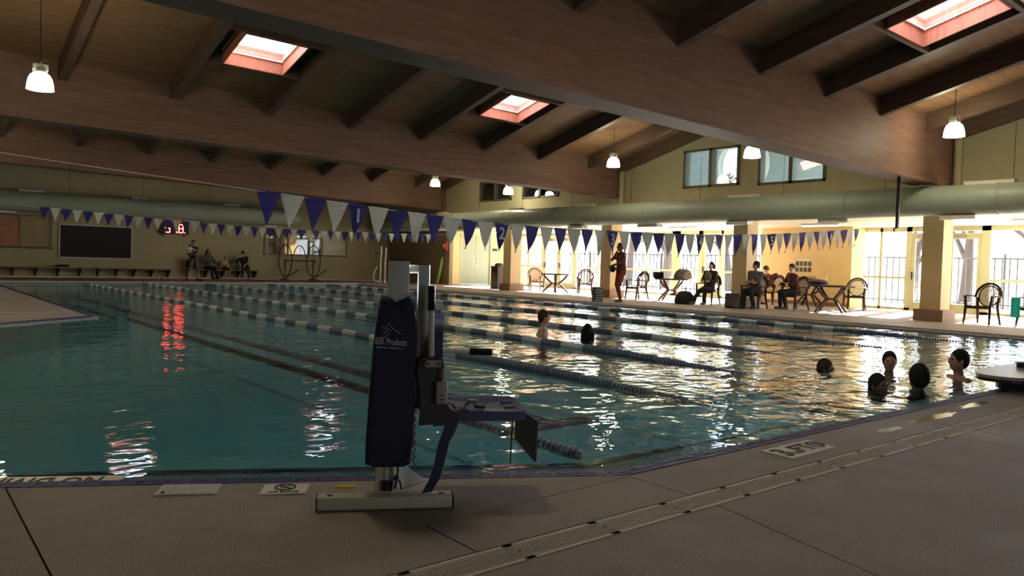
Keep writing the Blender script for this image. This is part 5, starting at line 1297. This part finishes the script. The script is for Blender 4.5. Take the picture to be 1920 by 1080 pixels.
# seated man in grey
person('person in a dark grey shirt seated in the armchair before the third column, arms folded', (19.62, 12.86, 0), FP + 0.05, (0, 0.02, SZ), lean=0.05, side=0.04, H=1.74, feet=((-0.05, -0.50, 0.085), (0.22, -0.40, 0.085)), hands=((0.06, -0.26, 0.80), (-0.02, -0.27, 0.76)),
       face=(-0.75, -0.7, -0.1), skin='skin_tan', hair='hair_dark', shirt='cloth_grey', sleeve=0.6, trousers='cloth_black', leglen=1.0, shoes='shoe_dark')
# two men by the peach wall
person('person in a maroon sweater hunched in the armchair nearest the peach wall table', (20.5, 12.12, 0), FP - 0.5, (0, 0.02, SZ), lean=0.30, side=0.12, H=1.70, feet=((-0.12, -0.36, 0.085), (0.08, -0.30, 0.085)), hands=((-0.12, -0.42, 0.72), (0.14, -0.30, 0.74)),
       face=(0.35, -0.9, -0.25), skin='skin_light', hair='hair_dark', shirt='cloth_maroon', sleeve=0.95, trousers='cloth_black', leglen=1.0, shoes='cloth_grey')
person('person in a dark sweater and khaki trousers bending over by the peach wall', (22.55, 14.2, 0), FP - 0.25, (0, 0.02, SZ), lean=0.55, side=0.15, H=1.70, feet=((-0.22, -0.42, 0.085), (0.1, -0.36, 0.085)), hands=((-0.25, -0.5, 0.5), (0.34, -0.4, 0.85)),
       face=(0.1, -0.7, -0.7), skin='skin_light', hair='hair_brown', shirt='cloth_maroon', sleeve=0.9, trousers='cloth_khaki', leglen=1.0, shoes='shoe_dark', elbow_pole=((-0.8, 0.3, 0.2), (0.8, 0.2, 0.4)))
# family on the back bench
person('person in dark clothes standing before the far bench, cradling a small child', (10.0, 33.1, 0), 0.35, (0.05, 0, 0.90), lean=-0.05, H=1.66, feet=((-0.26, -0.04, 0.085), (0.34, 0.06, 0.085)), hands=((0.05, -0.30, 1.12), (-0.22, -0.32, 1.20)), face=(-0.55, -0.8, 0.0),
       skin='skin_tan', hair='hair_dark', shirt='cloth_black', sleeve=0.45, trousers='cloth_grey', leglen=0.55, shoes='shoe_dark')
r_, _ = person('small child in a pale outfit carried in the arms of the standing parent', (9.85, 32.72, 0.98), 0.35, (-0.12, 0, 0.16), lean=0.1, H=0.80, feet=((-0.2, -0.1, -0.03), (0.12, -0.12, -0.03)), hands=((-0.25, -0.15, 0.28), (0.1, -0.15, 0.3)), face=(0.2, 1, 0.1), skin='skin_light', hair='hair_brown', shirt='cloth_white', sleeve=0.9, trousers='cloth_grey', leglen=0.9)
person('person with long dark hair seated on the far bench beside the standing parent', (11.55, 36.1, 0), 0.25, (0, -0.03, SZ), lean=0.05, H=1.70, feet=((-0.05, -0.55, 0.085), (0.2, -0.5, 0.085)), hands=((-0.14, -0.38, 0.72), (0.22, -0.35, 0.75)), face=(-0.3, -1, -0.1), skin='skin_tan', hair='hair_dark', longhair=0.28,
       shirt='cloth_grey', sleeve=0.9, trousers='cloth_black', leglen=1.0, shoes='shoe_dark')
person('bare chested child sitting low on the far bench between two adults', (12.35, 36.12, 0), 0.1, (0, -0.02, 0.5), lean=0.0, H=1.10, feet=((-0.07, -0.30, 0.2), (0.10, -0.30, 0.2)), hands=((-0.1, -0.2, 0.58), (0.12, -0.2, 0.58)), face=(0.1, -1, 0), skin='skin_light', hair='hair_brown', trousers='cloth_black', leglen=0.6)
person('person in dark t-shirt and jeans on the far bench, reaching to the child', (13.3, 36.1, 0), -0.25, (0, -0.03, SZ), lean=0.35, side=-0.25, H=1.72, feet=((-0.2, -0.45, 0.085), (0.14, -0.48, 0.085)), hands=((-0.55, -0.5, 0.68), (-0.1, -0.5, 0.62)), face=(-0.6, -0.8, -0.3), skin='skin_light', hair='hair_dark',
       shirt='cloth_black', sleeve=0.42, trousers='cloth_denim', leglen=1.0, shoes='cloth_white')

# swimmers: prone bodies just under the surface, heads above it
def swimmer(label, x, y, top, rz, skin, hair, upright=False, face=(0, -1, 0.0), H=1.66, longhair=0.0, suit=None, legs=1):
    # top = height of the crown above the water
    k = H / 1.72
    if upright:
        pel = (0, 0.02, top + WZ - 0.80 * k); lean = 0.0
        pel = (0, 0.10, max(pel[2], -0.29)); 
        lean = 0.12
        feet = ((-0.1, 0.62 * legs, -0.33), (0.1, 0.62 * legs, -0.33)); poles = ((-.4, 0, -.1), (.4, 0, -.1))
        zc = pel[2] + 0.53 * k + 0.165 * k + 0.114 * k
        loc = (x, y, top + WZ - zc); 
        person(label, loc, rz, pel, lean=lean, H=H, feet=feet, knee_pole=poles, hands=((-0.42, -0.15, pel[2] + 0.18), (0.42, -0.15, pel[2] + 0.18)), face=face, skin=skin, hair=hair, longhair=longhair, trousers=suit, leglen=0.12)
        return
    lean = 1.28
    # head centre = pelvis + 0.53k along the body + up; solve for the pelvis so that the crown sits at `top`
    t = Vector((0, -math.sin(lean), math.cos(lean))); off = t * 0.53 * k + (t * 0.4 + Vector((0, 0, 0.6))).normalized() * 0.165 * k
    pel = Vector((0, -off.y, top + WZ - 0.114 * k - off.z))
    person(label, (x, y, 0), rz, pel, lean=lean, H=H, feet=((-0.14, pel.y + 0.8, pel.z - 0.02), (0.14, pel.y + 0.8, pel.z + 0.02)), knee_pole=((0, 0, -1), (0, 0, -1)), hands=((-0.5, 0.05, pel.z + 0.03), (0.5, 0.05, pel.z + 0.03)), elbow_pole=((0, 1, 0.1), (0, 1, 0.1)), face=face, skin=skin, hair=hair, longhair=longhair, trousers=suit, leglen=0.2, headup=(0, 0.15, 1))
swimmer('person chest deep in the water between the first ropes, hair tied back', 8.35, 9.3, 0.40, 0.9, 'skin_light', 'hair_brown', True, face=(0.1, -1, 0), suit='cap_dark')
swimmer('swimmer with long dark wet hair seen from behind, beside the woman in the water', 8.8, 8.8, 0.20, 2.4, 'skin_tan', 'hair_dark', True, longhair=0.2, suit='cap_dark')
swimmer('swimmer low in the water, farthest left of the right hand group', 8.75, 4.72, 0.10, 0.2, 'skin_tan', 'hair_brown', suit='cap_dark')
swimmer('swimmer wearing a dark cap and goggles, farthest back in the right hand group', 9.25, 4.2, 0.22, -1.0, 'skin_tan', 'cap_dark', True, suit='cap_dark')
swimmer('swimmer with only a dark crown above the water, nearest the gutter line', 7.75, 3.62, 0.13, -0.3, 'skin_brown', 'hair_dark', suit='cap_dark')
swimmer('swimmer with a large round dark head right at the pool rim', 8.1, 3.4, 0.245, 2.4, 'skin_brown', 'hair_dark', True, suit='cap_dark', legs=-1, H=1.9)
swimmer('swimmer in profile beside the black platform, shoulders out of the water', 9.3, 3.5, 0.32, -2.3, 'skin_tan', 'hair_dark', True, suit='cap_dark', legs=-1, H=1.75)
